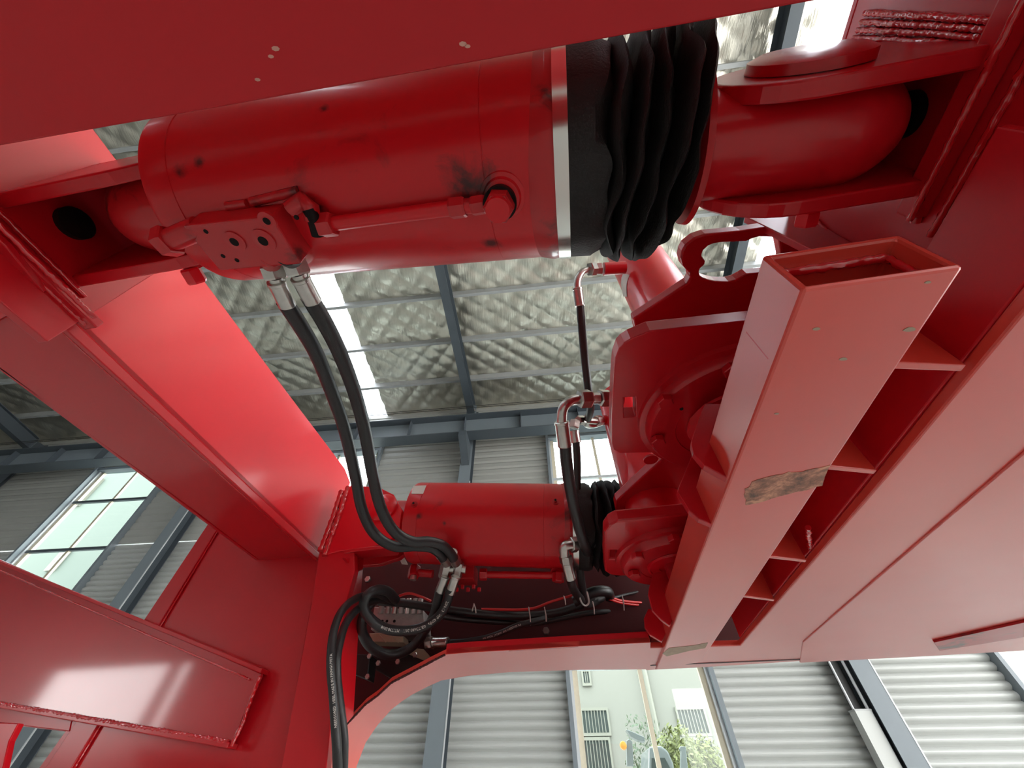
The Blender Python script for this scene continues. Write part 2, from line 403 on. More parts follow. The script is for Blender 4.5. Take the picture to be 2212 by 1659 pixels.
# columns
for s in cols:
    ce = bpy.data.objects.new('steel_column', None); scene.collection.objects.link(ce); ce.parent = wall; ce.location = HP(s, WD-0.3, -CH)-wall.location
    hbox('flange', s-0.15, s+0.15, WD-0.36, WD-0.345, -CH, roof_h(WD)-0.2, ce, M['lightsteel'])
    hbox('flange', s-0.15, s+0.15, WD-0.05, WD-0.035, -CH, roof_h(WD)-0.2, ce, M['greysteel'])
    hbox('web', s-0.006, s+0.006, WD-0.345, WD-0.05, -CH, roof_h(WD)-0.2, ce, M['greysteel'])
    hbox('edge_strip', s+0.15, s+0.17, WD-0.365, WD-0.34, -CH, 5.6, ce, M['frame'])
    # corbel carrying the crane beam
    slab('corbel', [HP(s-0.1, WD-0.36, 6.72), HP(s-0.1, WD-0.36, 6.1), HP(s-0.1, WD-1.05, 6.55), HP(s-0.1, WD-1.05, 6.72)], HU*0.2, ce, M['greysteel'], bevel=0)
# crane runway beam and its rail
cb = thing('crane_runway_beam', 'long dark blue-grey steel crane beam running along the wall under the foil roof', 'beam', HP(-4, WD-0.8, 6.72))
hbox('bottom_flange', S0, S1, WD-1.0, WD-0.62, 6.72, 6.74, cb, M['greysteel']); hbox('top_flange', S0, S1, WD-1.05, WD-0.57, 7.30, 7.32, cb, M['greysteel'])
hbox('web', S0, S1, WD-0.82, WD-0.80, 6.74, 7.30, cb, M['lightsteel'])
s = S0+0.6
while s < S1:
    hbox('stiffener', s, s+0.012, WD-0.98, WD-0.82, 6.74, 7.30, cb, M['greysteel']); s += 1.55
hbox('rail', S0, S1, WD-0.84, WD-0.77, 7.32, 7.44, cb, M['galv'])
for hh in (7.5, 7.56):
    cyl('conductor_wire', HP(S0, WD-1.1, hh), HP(S1, WD-1.1, hh), 0.008, cb, M['black'], seg=6)
hb = HP(-2.02, WD-0.75, 7.6)
for k in range(3):
    bl = hexa('hanger_bolt', HP(-2.05, WD-0.40, 7.55+k*0.26), HP(-2.05, WD-0.46, 7.55+k*0.26), 0.045, None, M['steel'])
    tag(bl, 'bright bolt head on the rafter foot, %s of three in a row' % ('lowest', 'middle', 'top')[k] if False else ('lowest', 'middle', 'uppermost')[k]+' of the three bright bolt heads at the rafter foot', 'bolt', 'bolts at the rafter foot')
# cable trunking beside the right column
ct = thing('cable_trunking', 'pale grey cable trunking box beside the blue-grey column at lower right', 'trunking', HP(4.55, WD-0.25, -CH))
hbox('cover', 4.42, 4.66, WD-0.30, WD-0.12, -CH, 1.02, ct, M['corr']); hbox('end_cap', 4.415, 4.665, WD-0.305, WD-0.115, 1.02, 1.04, ct, M['galv'])
cyl('conduit', HP(4.45, WD-0.22, 1.04), HP(4.45, WD-0.22, 5.5), 0.018, ct, M['frame'], seg=10)
cyl('conduit', HP(4.64, WD-0.26, 1.04), HP(4.64, WD-0.26, 5.5), 0.022, ct, M['frame'], seg=10)
hbox('back_channel', 4.47, 4.62, WD-0.16, WD-0.12, 1.04, 5.5, ct, M['black'])
# wall behind the camera: big open doorway, tall windows either side
wf = bpy.data.objects.new('wall_front', None); scene.collection.objects.link(wf); wf.location = HP(0, VB, -CH); tag(wf, kind='structure')
for (a, b, h0, h1) in ((S0, -20.5, -CH, 11), (-20.5, -15.4, 3.5, 11), (-20.5, -15.4, -CH, 1.2), (-15.4, -14.9, -CH, 11), (-14.9, -14.5, 3.5, 11), (-14.9, -14.5, -CH, 1.2), (-14.5, 6.0, -CH, 11), (6.0, 12.5, 4.6, 11), (12.5, S1, -CH, 11)):
    hbox('wall_sheet', a, b, VB-0.1, VB, h0, h1, wf, M['corr'])
# side walls
M['dim'] = simple('dimmed_grey_sheet', (0.16, 0.16, 0.155), 0.6)  # left wall colour darkened to dull its reflection in the box arm
o = hbox('wall_left', S0-0.1, S0, VB, WD, -CH, 11, None, M['dim']); tag(o, kind='structure')
wr = bpy.data.objects.new('wall_right', None); scene.collection.objects.link(wr); wr.location = HP(S1, 0, -CH); tag(wr, kind='structure')
for (v0, v1, h0, h1) in ((VB, -7, -CH, 11), (-7, 6, 6.2, 11), (6, WD, -CH, 11)):
    hbox('wall_sheet', S1, S1+0.1, v0, v1, h0, h1, wr, M['corr'])

# ================================================================== OUTSIDE
bd = thing('cream_building', 'cream rendered building with barred windows seen through the tall window', 'building', HP(8, 24, -CH))
BV = 22.0
hbox('facade', -8, 26, BV, BV+0.3, -CH, 9, bd, M['plaster'])
def bwin(px0, py0, px1, py1, bars=7):
    a = PL(px0, py0, HV, BV); b = PL(px1, py1, HV, BV)
    s0 = (a-CAM).dot(HU); s1 = (b-CAM).dot(HU); h1 = a.z-CH; h0 = b.z-CH
    wb = bpy.data.objects.new('window', None); scene.collection.objects.link(wb); wb.parent = bd; wb.location = HP((s0+s1)/2, BV, h0)-bd.location
    hbox('glass', s0, s1, BV-0.03, BV-0.01, h0, h1, wb, M['darkglass'])
    for (x0, x1, y0, y1) in ((s0-.08, s0, h0, h1), (s1, s1+.08, h0, h1), (s0-.08, s1+.08, h1, h1+.1), (s0-.08, s1+.08, h0-.1, h0)):
        hbox('surround', x0, x1, BV-0.1, BV, y0, y1, wb, M['bars'])
    for k in range(1, bars):
        x = s0+(s1-s0)*k/bars; hbox('bar', x-0.014, x+0.014, BV-0.12, BV-0.09, h0, h1, wb, M['bars'])
bwin(1257, 1536, 1316, 1583, 8); bwin(1260, 1600, 1322, 1662, 8)
bwin(1462, 1534, 1532, 1584, 8); bwin(1466, 1600, 1552, 1662, 9); bwin(1259, 1452, 1274, 1476, 3)
pp = [PL(1392, 1440, HV, BV-0.15), PL(1398, 1480, HV, BV-0.15), PL(1412, 1535, HV, BV-0.15)]
x0 = (pp[1]-CAM).dot(HU)
dp = cyl('downpipe', HP(x0, BV-0.15, -CH), HP(x0, BV-0.15, 8), 0.12, None, M['bars'], seg=12); tag(dp, 'white downpipe on the cream building behind the tree', 'pipe')
mb = thing('pale_green_building', 'pale green building with white framed window seen through the slanting left window', 'building', HP(-30, 26, -CH))
hbox('facade', -60, -14, 17, 17.3, -CH, 30, mb, M['mint'])
def mwin(px0, py0, px1, py1):
    a = PL(px0, py0, HV, 17.0); b = PL(px1, py1, HV, 17.0)
    s0 = (a-CAM).dot(HU); s1 = (b-CAM).dot(HU); h1 = a.z-CH; h0 = b.z-CH
    if s0 > s1: s0, s1 = s1, s0
    wb = bpy.data.objects.new('window', None); scene.collection.objects.link(wb); wb.parent = mb; wb.location = HP((s0+s1)/2, 17, h0)-mb.location
    hbox('glass', s0, s1, 16.95, 16.99, h0, h1, wb, M['greysteel'])
    for (x0, x1, y0, y1) in ((s0-.2, s0, h0, h1), (s1, s1+.2, h0, h1), (s0-.2, s1+.2, h1, h1+.2), (s0-.2, s1+.2, h0-.2, h0), ((s0*.65+s1*.35)-.1, (s0*.65+s1*.35)+.1, h0, h1)):
        hbox('surround', x0, x1, 16.85, 17.0, y0, y1, wb, M['bars'])
mwin(215, 1042, 165, 1088); mwin(140, 1198, 118, 1226)
def tree(px, py_top, v, rx, rz, mat, label, n):
    top = PL(px, py_top, HV, v); c = top-Z*rz
    tr_ = thing('tree', label, 'tree', Vector((c.x, c.y, CH-CH)))
    cyl('trunk', Vector((c.x, c.y, 0)), c, 0.10, tr_, M['bark'], seg=8, r1=0.04)
    bm = bmesh.new(); rnd = random.Random(n)
    for k in range(n):
        while True:
            q = Vector((rnd.uniform(-1, 1), rnd.uniform(-1, 1), rnd.uniform(-1, 1)))
            if q.length < 1 and q.length > 0.35: break
        q = q*(0.8+0.35*noise.noise(q*2.1+Vector((n, 0, 0)))); p_ = c+Vector((q.x*rx, q.y*rx, q.z*rz))
        a = Vector((rnd.uniform(-1, 1), rnd.uniform(-1, 1), rnd.uniform(-1, 1))).normalized(); b = a.orthogonal().normalized(); L = rnd.uniform(.05, .10)
        vs = [bm.verts.new(p_-a*L), bm.verts.new(p_+b*L*.45), bm.verts.new(p_+a*L), bm.verts.new(p_-b*L*.45)]; bm.faces.new(vs)
    o = from_bm('foliage', bm, tr_, mat, kind='stuff')
tree(1436, 1528, 15.0, 0.95, 1.9, M['leaf'], 'bushy yellow-green tree in the yard right of the window mullion', 5200)
tree(1505, 1562, 18.6, 0.75, 1.6, M['leaf'], 'smaller yellow-green tree in the yard beside the right window frame', 3000)
tree(1372, 1515, 19.8, 1.0, 2.2, M['leaf2'], 'thin grey-green tree in the yard left of the window mullion', 900)
# white vehicle nose seen through the window
vh = thing('white_truck', 'white truck cab with tall wing mirror parked in the yard outside', 'truck', H(1440, 1800, -CH) if False else HP(2.4, 13, -CH))
def vpt(px, py, v): return PL(px, py, HV, v)
slab('cab', [vpt(x, y, 12.6) for x, y in ((1400, 1720), (1402, 1613), (1428, 1611), (1443, 1622), (1455, 1650), (1464, 1720))], HV*1.6, vh, M['white'], bevel=0.04)
slab('windscreen', [vpt(x, y, 12.58) for x, y in ((1408, 1700), (1408, 1638), (1436, 1637), (1448, 1660), (1452, 1700))], HV*0.02, vh, M['darkglass'], bevel=0)
slab('mirror', [vpt(x, y, 12.3) for x, y in ((1354, 1655), (1353, 1600), (1359, 1596), (1366, 1602), (1369, 1655))], HV*0.12, vh, M['white'], bevel=0.01)
slab('sun_visor', [vpt(x, y, 12.3) for x, y in ((1353, 1576), (1358, 1577), (1392, 1592), (1394, 1602), (1378, 1599), (1362, 1590))], HV*0.3, vh, M['white'], bevel=0.01)
slab('mirror', [vpt(x, y, 12.3) for x, y in ((1470, 1690), (1471, 1622), (1467, 1618), (1470, 1612), (1482, 1613), (1484, 1640), (1490, 1690))], HV*0.12, vh, M['white'], bevel=0.01)
lamp = lathe('marker_lamp', vpt(1347, 1610, 12.2), HV, [(0, .02), (.02, .07), (.08, .08), (.1, .02)], vh, M['orange'], seg=12)

# ================================================================== THE MACHINE
# ---- overhead belly plate
bp = thing('belly_plate', 'large flat scratched red steel plate overhead, filling the top left', 'plate', MP(-0.3, -0.2, 0.5))
HB = 0.50
slab('plate', polyH([(-500, 402), (0, 314), (750, 182), (1500, 48), (1762, 0), (2300, -100), (2600, -700), (1500, -1500), (-900, -900), (-1500, 0)], HB), Z*0.016, bp, M['red_plate'], bevel=0.0015)
slab('shade_wall', [MP(-2.2, -.75, HB), MP(2.2, -.75, HB), MP(2.2, -.75, 1.5), MP(-2.2, -.75, 1.5)], -MV*.016, bp, M['red_plate'])  # added out of view to keep doorway light off the near cylinder
e0, e1 = H(-500, 402, HB), H(2300, -100, HB); ed = (e1-e0).normalized(); en = Z.cross(ed).normalized()
if en.y < 0: en = -en
for k, (x, y, r) in enumerate(((595, 105, .004), (585, 122, .003), (556, 172, .003), (1000, 95, .004), (1010, 100, .003))):
    c = H(x, y, HB-.0005); slab('paint_chip', [c+Vector((math.cos(i*.9)*r*(1+.5*noise.noise(Vector((x, i, 0)))), math.sin(i*.9)*r*.5, 0)) for i in range(7)], Z*.0006, bp, M['chip'], bevel=0)
# ---- hydraulic cylinders
def frac_cyl(px, py, A, B, r):
    """first hit of the view ray with the barrel"""
    o = CAM; d = ray(px, py).normalized(); a = (B-A).normalized(); w0 = o-A
    dp_ = d-a*d.dot(a); wp = w0-a*w0.dot(a)
    qa = dp_.dot(dp_); qb = 2*dp_.dot(wp); qc = wp.dot(wp)-r*r; D = qb*qb-4*qa*qc
    t = (-qb-math.sqrt(max(D, 0)))/(2*qa); return o+d*t
R_ = 0.147
def barrel_set(c, A, B, seed):
    a = (B-A).normalized(); L = (B-A).length
    lathe('barrel', A, a, [(0, R_-.012), (0.004, R_-0.002), (0.012, R_), (0.055, R_), (0.0555, R_-0.0012), (0.058, R_-0.0012), (0.0585, R_), (L-.10, R_), (L-.0995, R_-.0008), (L-.0985, R_-.0008), (L-.098, R_), (L-.022, R_)], c, M['red_barrel'], seg=96)
    lathe('painted_lip', A, a, [(L-.034, R_+.0005), (L-.02, R_+.0035), (L-.012, R_+.005), (L-.003, R_+.003)], c, M['red_dirty'], seg=96,
          fn=lambda i, t, r, th: (t+0.006*math.sin(th*2+1)*(1 if i < 2 else 0), r))
    lathe('clamp_band', A, a, [(L-.003, R_+.002), (L-.003, R_+.006), (L+.016, R_+.006), (L+.016, R_+.002)], c, M['band'], seg=96, caps=False)
    # bellows
    Lb = 0.30; rnd = random.Random(seed)
    prof = [(L+.0, R_+.0025), (L+.050, R_+.004), (L+.066, R_-.004)]
    t = L+.070; peaks = [.156, .163, .160, .164, .152]; val = [.118, .100, .104, .098, .096]
    for k, (pk, vl) in enumerate(zip(peaks, val)):
        prof += [(t+.000, vl), (t+.005, vl+.024), (t+.0085, pk-.005), (t+.0112, pk), (t+.014, pk-.005), (t+.0175, vl+.024)]; t += .0232
    prof += [(t, .098), (t+.006, .096), (t+.010, .094)]
    n0 = 3
    def fn(i, tt, r, th):
        if i < 2: return tt, r
        wob = noise.noise(Vector((math.cos(th)*1.6, math.sin(th)*1.6, seed+0.6*((i-n0)//6))))
        w2 = noise.noise(Vector((math.cos(th)*3.5, math.sin(th)*3.5, seed+4+1.7*((i-n0)//6))))
        k = 1 if i < len(prof)-3 else 0.2
        return tt+k*(0.016*wob+0.008*w2+0.030*(i/len(prof))*math.cos(th)), r*(1+k*0.05*w2)
    lathe('bellows', A, a, prof, c, M['bellows'], seg=128, fn=fn, caps=False)
    lathe('rod', A, a, [(L-.02, .075), (t+.12, .075)], c, M['steel'], seg=40)
    lathe('rod_collar', A, a, [(t+.005, .088), (t+.012, .112), (t+.020, .114), (t+.022, .108), (t+.022, .02)], c, M['red_barrel'], seg=72)
    return t
def eye(c, P, axis, r, wdt, neckdir, neck, name='rod_eye', mat=None):
    a, u, v = frame_of(axis); nd = (neckdir-a*neckdir.dot(a)).normalized(); sd = a.cross(nd)
    pts = arc(P-a*(wdt/2), -nd, sd, r, -math.pi/2*0.98, math.pi/2*0.98, 22)+[P-a*(wdt/2)+nd*neck+sd*r*0.98, P-a*(wdt/2)+nd*neck-sd*r*0.98]
    return slab(name, pts, a*wdt, c, mat or M['red_dirty'], bevel=0.012)
A1 = Vector((-0.559, 0.224, CH+0.778)); B1 = Vector((0.077, 0.144, CH+0.714))
A2 = Vector((-0.372, 1.376, CH+0.743)); B2 = Vector((0.222, 1.318, CH+0.698))
c1 = thing('hydraulic_cylinder', 'large red hydraulic cylinder overhead at top centre, its pleated black bellows at the right end', 'hydraulic cylinder', (A1+B1)/2, 'steering cylinders')
c2 = thing('hydraulic_cylinder', 'red hydraulic cylinder lying beyond the hoses at centre, silver label on its left end', 'hydraulic cylinder', (A2+B2)/2, 'steering cylinders')
a1 = (B1-A1).normalized(); a2 = (B2-A2).normalized()
t1 = barrel_set(c1, A1, B1, 3); t2 = barrel_set(c2, A2, B2, 8)
E1L = A1-a1*0.10; E1R = B1+a1*0.375
E2L = A2-a2*0.09; E2R = B2+a2*0.36
def knuckle(c, name, P, a, r, neck, sq=.78, mat=None):
    prof = [(-r*math.sin(k*math.pi/2/12), r*math.cos(k*math.pi/2/12)) for k in range(12, 0, -1)]
    prof[0] = (-r, .004); prof += [(0, r), (neck, r*.97)]
    o = lathe(name, P, a, prof, c, mat or M['red_dirty'], seg=64)
    off = P-wloc(c)
    for v in o.data.vertices:
        q = v.co-off; v.co = v.co-MV*(q.dot(MV)*(1-sq))
    return o
knuckle(c1, 'base_eye', E1L, a1, .105, .10); knuckle(c1, 'rod_eye', E1R+a1*.01, -a1, .100, .19, .78, M['red'])
knuckle(c2, 'base_eye', E2L, a2, .085, .09, .6, M['red']); knuckle(c2, 'rod_eye', E2R, -a2, .09, .12)
# valve block on the near cylinder
def on1(px, py, out=0.0):
    p = frac_cyl(px, py, A1, B1, R_+out); return p
def radial(p, A, a): q = p-A; return (q-a*q.dot(a)).normalized()
def on2(px, py, out=0.0): return frac_cyl(px, py, A2, B2, R_+out)
pb = on1(545, 512, 0.012); nb = radial(pb, A1, a1); tb = nb.cross(a1).normalized()
vb = box('valve_block', pb+nb*0.004, (a1, tb, nb), (0.150, 0.078, 0.044), c1, M['red_dirty'], bevel=0.003)
nf = pb+nb*0.026
def port(px, py, r=0.016, par=vb):
    q = PL(px, py, nb, nb.dot(nf-CAM)); lathe('port', q-nb*0.002, nb, [(0, r), (.004, r), (.004, r*.55), (.0045, r*.5)], par, M['red_dirty'], seg=28)
    cyl('port_bore', q+nb*0.002, q+nb*0.0028, r*0.42, par, M['hole'], seg=18)
port(508, 521); port(570, 519, .018); port(578, 476, .013)
for (x, y) in ((482, 553), (512, 562), (640, 470), (445, 500)):
    q = PL(x, y, nb, nb.dot(nf-CAM)); cyl('screw_hole', q-nb*.001, q+nb*0.0006, .0035, vb, M['hole'], seg=12)
# raised ribs behind the block
for (x0, y0, x1, y1) in ((492, 446, 535, 440), (545, 436, 645, 412)):
    tube('cast_rib', [on1(x0+(x1-x0)*k/6, y0+(y1-y0)*k/6, .002) for k in range(7)], .007, c1, M['red_dirty'], seg=10)
tube('bracket_arm', [on1(628, 452, .014), on1(655, 432, .012), on1(672, 448, .016), on1(676, 478, .02)], .012, c1, M['red_dirty'], seg=12)
tube('oily_elbow', crom([on1(668, 452, .02), on1(680, 478, .022), on1(688, 508, .024)], 5), .010, c1, M['hole'], seg=14)
def stain(mat, pts):
    t = mat.node_tree; p = t.nodes['Principled BSDF']; src = p.inputs['Base Color'].links[0].from_socket
    g = t.nodes.new('ShaderNodeNewGeometry'); nz = ntex(t, 26, 6, 0.7, 0.4)
    for (q, rad) in pts:
        mp = t.nodes.new('ShaderNodeVectorMath'); mp.operation = 'DISTANCE'; t.links.new(g.outputs['Position'], mp.inputs[0]); mp.inputs[1].default_value = q
        dv = t.nodes.new('ShaderNodeMath'); dv.operation = 'DIVIDE'; t.links.new(mp.outputs['Value'], dv.inputs[0]); dv.inputs[1].default_value = rad
        ad = t.nodes.new('ShaderNodeMath'); ad.operation = 'MULTIPLY_ADD'; t.links.new(nz, ad.inputs[0]); ad.inputs[1].default_value = 1.1; t.links.new(dv.outputs[0], ad.inputs[2])
        f = ramp(t, ad.outputs[0], [(0.62, (.9, .9, .9, 1)), (1.0, (0, 0, 0, 1))])
        src = mixc(t, f, src, (0.035, 0.006, 0.006, 1))
    t.links.new(src, p.inputs['Base Color'])
stain(M['red_barrel'], [(on1(1005, 392), .085), (on1(1035, 402), .07), (on1(690, 450), .050), (on1(388, 372), .030), (on1(430, 350), .022), (on1(700, 235), .018), (on1(940, 448), .03), (on1(1060, 525), .035), (on2(905, 1115), .03), (on2(960, 1130), .02)])
stain(M['red_dirty'], [(on1(640, 548, .03), .035), (on1(420, 500, .03), .035), (on1(560, 440), .03), (on1(575, 520, .03), .016)])
# base fitting (left)
f0, f1, f2 = on1(352, 526, .036), on1(398, 506, .03), on1(432, 492, .024)
hexa('base_fitting_nut', f0, f0.lerp(f1, .45), .024, c1, M['red_dirty']); cyl('base_fitting', f0.lerp(f1, .4), f2, .017, c1, M['red_dirty'], seg=20)
lathe('base_fitting_plug', f0, (f0-f1), [(0, .017), (.003, .016), (.003, .008)], c1, M['hole'], seg=20)
# oil pipe along the barrel
p0, p1 = on1(690, 488, .016), on1(722, 484, .016); p2 = on1(985, 448, .016); p3 = on1(1075, 437, .016)
hexa('pipe_nut', p0, p1, .018, c1, M['red_dirty']); tube('oil_pipe', resample([on1(715+k*(1070-715)/14, 484+k*(437-484)/14, .014) for k in range(15)], .01), .0105, c1, M['red_barrel'], seg=18)
hexa('pipe_nut', on1(972, 451, .015), on1(1006, 447, .015), .0145, c1, M['red_dirty']); hexa('pipe_nut', on1(1018, 446, .015), on1(1050, 441, .015), .013, c1, M['red_dirty'])
pbk = on1(1085, 425, 0); nk = radial(pbk, A1, a1)
lathe('boss', pbk-nk*.004, nk, [(0, .033), (.004, .032), (.006, .027), (.012, .025), (.013, .020), (.022, .019)], c1, M['red_barrel'], seg=40)
q = pbk+nk*.02; hexa('banjo_nut', q, q+nk*.03, .021, c1, M['red_dirty']); lathe('banjo_ring', q-nk*.002, nk, [(0, .022), (.012, .023)], c1, M['hole'], seg=30)
lathe('banjo_cap', q+nk*.03, nk, [(0, .017), (.005, .016), (.005, .004)], c1, M['red_barrel'], seg=24)
# ---- cylinder 2 fittings
def on2_(px, py, out=0.0): return frac_cyl(px, py, A2, B2, R_+out)
stk = [on2(x, y, .0012) for x, y in ((893, 1050), (921, 1049), (914, 1067), (889, 1067))]
slab('label_sticker', stk, radial(stk[0], A2, a2)*0.0012, c2, M['sticker'], bevel=0)
for (x, y) in ((895, 1090), (1200, 1084)):
    q = on2(x, y); nk = radial(q, A2, a2); lathe('bleed_plug', q-nk*.002, nk, [(0, .012), (.004, .012), (.004, .006), (.012, .006)], c2, M['red_dirty'], seg=20); cyl('plug_socket', q+nk*.011, q+nk*.0125, .004, c2, M['hole'], seg=12)
pc = at(990, 1243, 1.36); 
vb2 = box('valve_block', at(992, 1240, 1.40), (a2, MV, Z), (.125, .07, .055), c2, M['red_dirty'], bevel=.003)
hexa('pipe_nut', at(1036, 1241, 1.38), at(1052, 1241, 1.38), .020, c2, M['red']); cyl('oil_pipe', at(1045, 1241, 1.38), at(1198, 1243, 1.33), .012, c2, M['red_barrel'], seg=18)
hexa('pipe_nut', at(1192, 1243, 1.33), at(1208, 1243, 1.33), .019, c2, M['red']); hexa('banjo_nut', at(1206, 1236, 1.32), at(1206, 1258, 1.30), .020, c2, M['red']); cyl('boss', at(1204, 1222, 1.37), at(1205, 1238, 1.33), .026, c2, M['red'], seg=24)
cyl('base_fitting', at(905, 1237, 1.40), at(935, 1240, 1.39), .014, c2, M['red'], seg=16); hexa('banjo_nut', at(896, 1225, 1.42), at(893, 1247, 1.38), .022, c2, M['red']); cyl('fitting_stem', at(894, 1244, 1.38), at(892, 1253, 1.37), .012, c2, M['steel'], seg=14)
st2 = [(862, 1205), (873, 1205), (881, 1220), (868, 1219)]
slab('label_sticker', [at(x, y, 1.47) for x, y in st2], Z*.002, c2, M['sticker'], bevel=0)
for k in range(6):
    q = at(975+k*12, 1264+(k % 2)*6, 1.36); hexa('block_screw', q, q-Z*.012, .007, vb2, M['red'])

# ---- rear chassis: cross beam, clevises, uprights, arch
rc = thing('rear_chassis_frame', 'welded red chassis frame with bright cross beam at left and arched sill below', 'vehicle frame', MP(-0.9, 0.9, 0.3))
hb_ = 0.64
# cross beam runs away from the camera; bright side faces the cylinders
bA = H(100, 640, hb_); bB = H(700, 1205, hb_); bd_ = (bB-bA).normalized(); bn = Vector((bd_.y, -bd_.x, 0)).normalized()   # towards +u
cS = bn.dot(bA-CAM)
side = polyP([(100, 640), (700, 1205), (757, 1040), (745, 1012), (420, 578), (300, 430), (40, 380), (-120, 380), (-60, 560)], bn, cS)
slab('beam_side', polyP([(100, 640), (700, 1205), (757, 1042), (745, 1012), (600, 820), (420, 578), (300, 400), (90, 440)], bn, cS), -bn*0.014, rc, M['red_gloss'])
slab('beam_bottom', [bA-bn*.0, bB-bn*0]+polyH([(560, 1210), (430, 1110), (0, 798), (-300, 560), (-60, 700), (0, 690)], hb_), Z*0.014, rc, M['red'])
wb_ = -bn*0.26
slab('beam_far_side', [bA+wb_, bB+wb_, bB+wb_+Z*.28, bA+wb_+Z*.28], -bn*.012, rc, M['red'])
slab('beam_edge_strip', [bA+bn*.001, bB+bn*.001, bB-Z*.022+bn*.001, bA-Z*.022+bn*.001], -bn*0.012, rc, M['red'])
weld([bA-Z*.02-bn*.014, bB-Z*.02-bn*.014], .0025, rc)
# near clevis (left) with backing plate
cu1 = E1L
hc = 0.665
# vertical clevis cheeks: v planes
v_in = (H(300, 400, hc)-CAM).dot(MV); v_out = (H(300, 585, hc)-CAM).dot(MV)
def cheek(root, E, v, th, ulen, zr, sgn, mat, name='clevis_plate', r=0.105):
    """vertical plate perpendicular to the pin; rounded end around E, running ulen towards -sgn*u"""
    e = Vector((E.x, E.y, E.z)); e = e+MV*(v-(e-CAM).dot(MV))
    pts = arc(e, MU*sgn, Z, r, -math.pi/2, math.pi/2, 16)
    pts += [e-MU*sgn*ulen+Z*r, e-MU*sgn*ulen-Z*r]
    return slab(name, pts, MV*th, root, mat, bevel=.003)
vE1 = (E1L-CAM).dot(MV)
cheek(rc, E1L, vE1-.085, .022, .22, .1, 1, M['red'], r=.108); cheek(rc, E1L, vE1+.062, .022, .22, .1, 1, M['red'], r=.108)
pin = E1L; cyl('pin_bolt', E1L+MV*.080-Z*.055, E1L+MV*.100-Z*.055, .02, rc, M['red'], seg=24); hexa('pin_bolt_head', E1L+MV*.095-Z*.07, E1L+MV*.125-Z*.075, .018, rc, M['red_gloss'])
slab('clevis_top_plate', [E1L-MU*.24-MV*.085+Z*.112, E1L+MU*.02-MV*.085+Z*.112, E1L+MU*.02+MV*.084+Z*.112, E1L-MU*.24+MV*.084+Z*.112], Z*.01, rc, M['red'])
# backing plate the cheeks are welded to
ub = (E1L-CAM).dot(MU)-0.20
slab('backing_plate', [MP(ub, vE1-.55, .56), MP(ub, vE1+.13, .56), MP(ub, vE1+.13, .95), MP(ub, vE1-.55, .95)], -MU*.02, rc, M['red'])
weld([MP(ub+.004, vE1-.30, .668), MP(ub+.004, vE1+.10, .668)], .006, rc)
cyl('grease_port', MP(ub, vE1-.01, .76), MP(ub+.012, vE1-.01, .76), .03, rc, M['hole'], seg=24)
box('bottom_strip', MP(ub+.0, vE1-.1, .64), (MU, MV, Z), (.03, .5, .02), rc, M['red'], bevel=.003)
weld([MP(ub+.03, vE1-.30, .632), MP(ub+.03, vE1+.13, .632)], .006, rc); weld([MP(ub+.0, vE1-.30, .63), MP(ub+.0, vE1+.14, .63)], .005, rc)
slab('near_bottom_plate', polyH([(-60, 470), (10, 530), (95, 632), (0, 690), (-300, 860)], .62), Z*.012, rc, M['red'])
# corner gusset piece with shiny weld
weld([at(95, 628, .82), at(150, 655, .82), at(205, 648, .82), at(238, 630, .82)], .010, rc)
# far clevis (left end of far cylinder)
vE2 = (E2L-CAM).dot(MV)
pl = polyP([(757, 1048), (790, 1050), (824, 1055), (850, 1068), (868, 1100), (862, 1150), (835, 1172), (790, 1186), (735, 1190), (700, 1200), (722, 1120)], MV, vE2-.075)
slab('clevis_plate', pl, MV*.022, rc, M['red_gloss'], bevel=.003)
slab('clevis_plate', [p+MV*.125 for p in pl], MV*.022, rc, M['red'], bevel=.003)
q = PL(828, 1098, MV, vE2-.075); lathe('pin_cap', q, -MV, [(0, .055), (.01, .054), (.018, .046), (.022, .03), (.022, .01)], rc, M['red_gloss'], seg=36)
weld([PL(752, 1052, MV, vE2-.078), PL(733, 1110, MV, vE2-.078), PL(700, 1200, MV, vE2-.078)], .012, rc); weld([PL(738, 1060, MV, vE2-.085), PL(718, 1120, MV, vE2-.085), PL(692, 1190, MV, vE2-.085)], .011, rc)
slab('clevis_underplate', polyH([(700, 1206), (760, 1192), (870, 1180), (860, 1200), (790, 1206), (745, 1212)], .60), Z*.012, rc, M['red'])
# upright plate facing the camera at lower left
vu = 1.30
up = polyP([(450, 1135), (560, 1208), (698, 1208), (672, 1307), (631, 1527), (600, 1700), (60, 1700), (162, 1575)], MV, vu)
slab('upright_plate', polyP([(455, 1132), (420, 1040), (700, 1040), (698, 1211), (672, 1307), (645, 1460), (600, 1720), (40, 1720), (310, 1345)], MV, vu), MV*.016, rc, M['red'])
ed_ = polyP([(455, 1132), (310, 1345), (165, 1570), (40, 1760)], MV, vu-.0)
slab('upright_edge_flange', [ed_[0]+MU*.0, ed_[3]+MU*.0, ed_[3]+MU*.09-MV*0, ed_[0]+MU*.06], -MV*.012, rc, M['red'], bevel=.002)
weld([ed_[0]+MU*.062-MV*.004, ed_[3]+MU*.092-MV*.004], .004, rc)
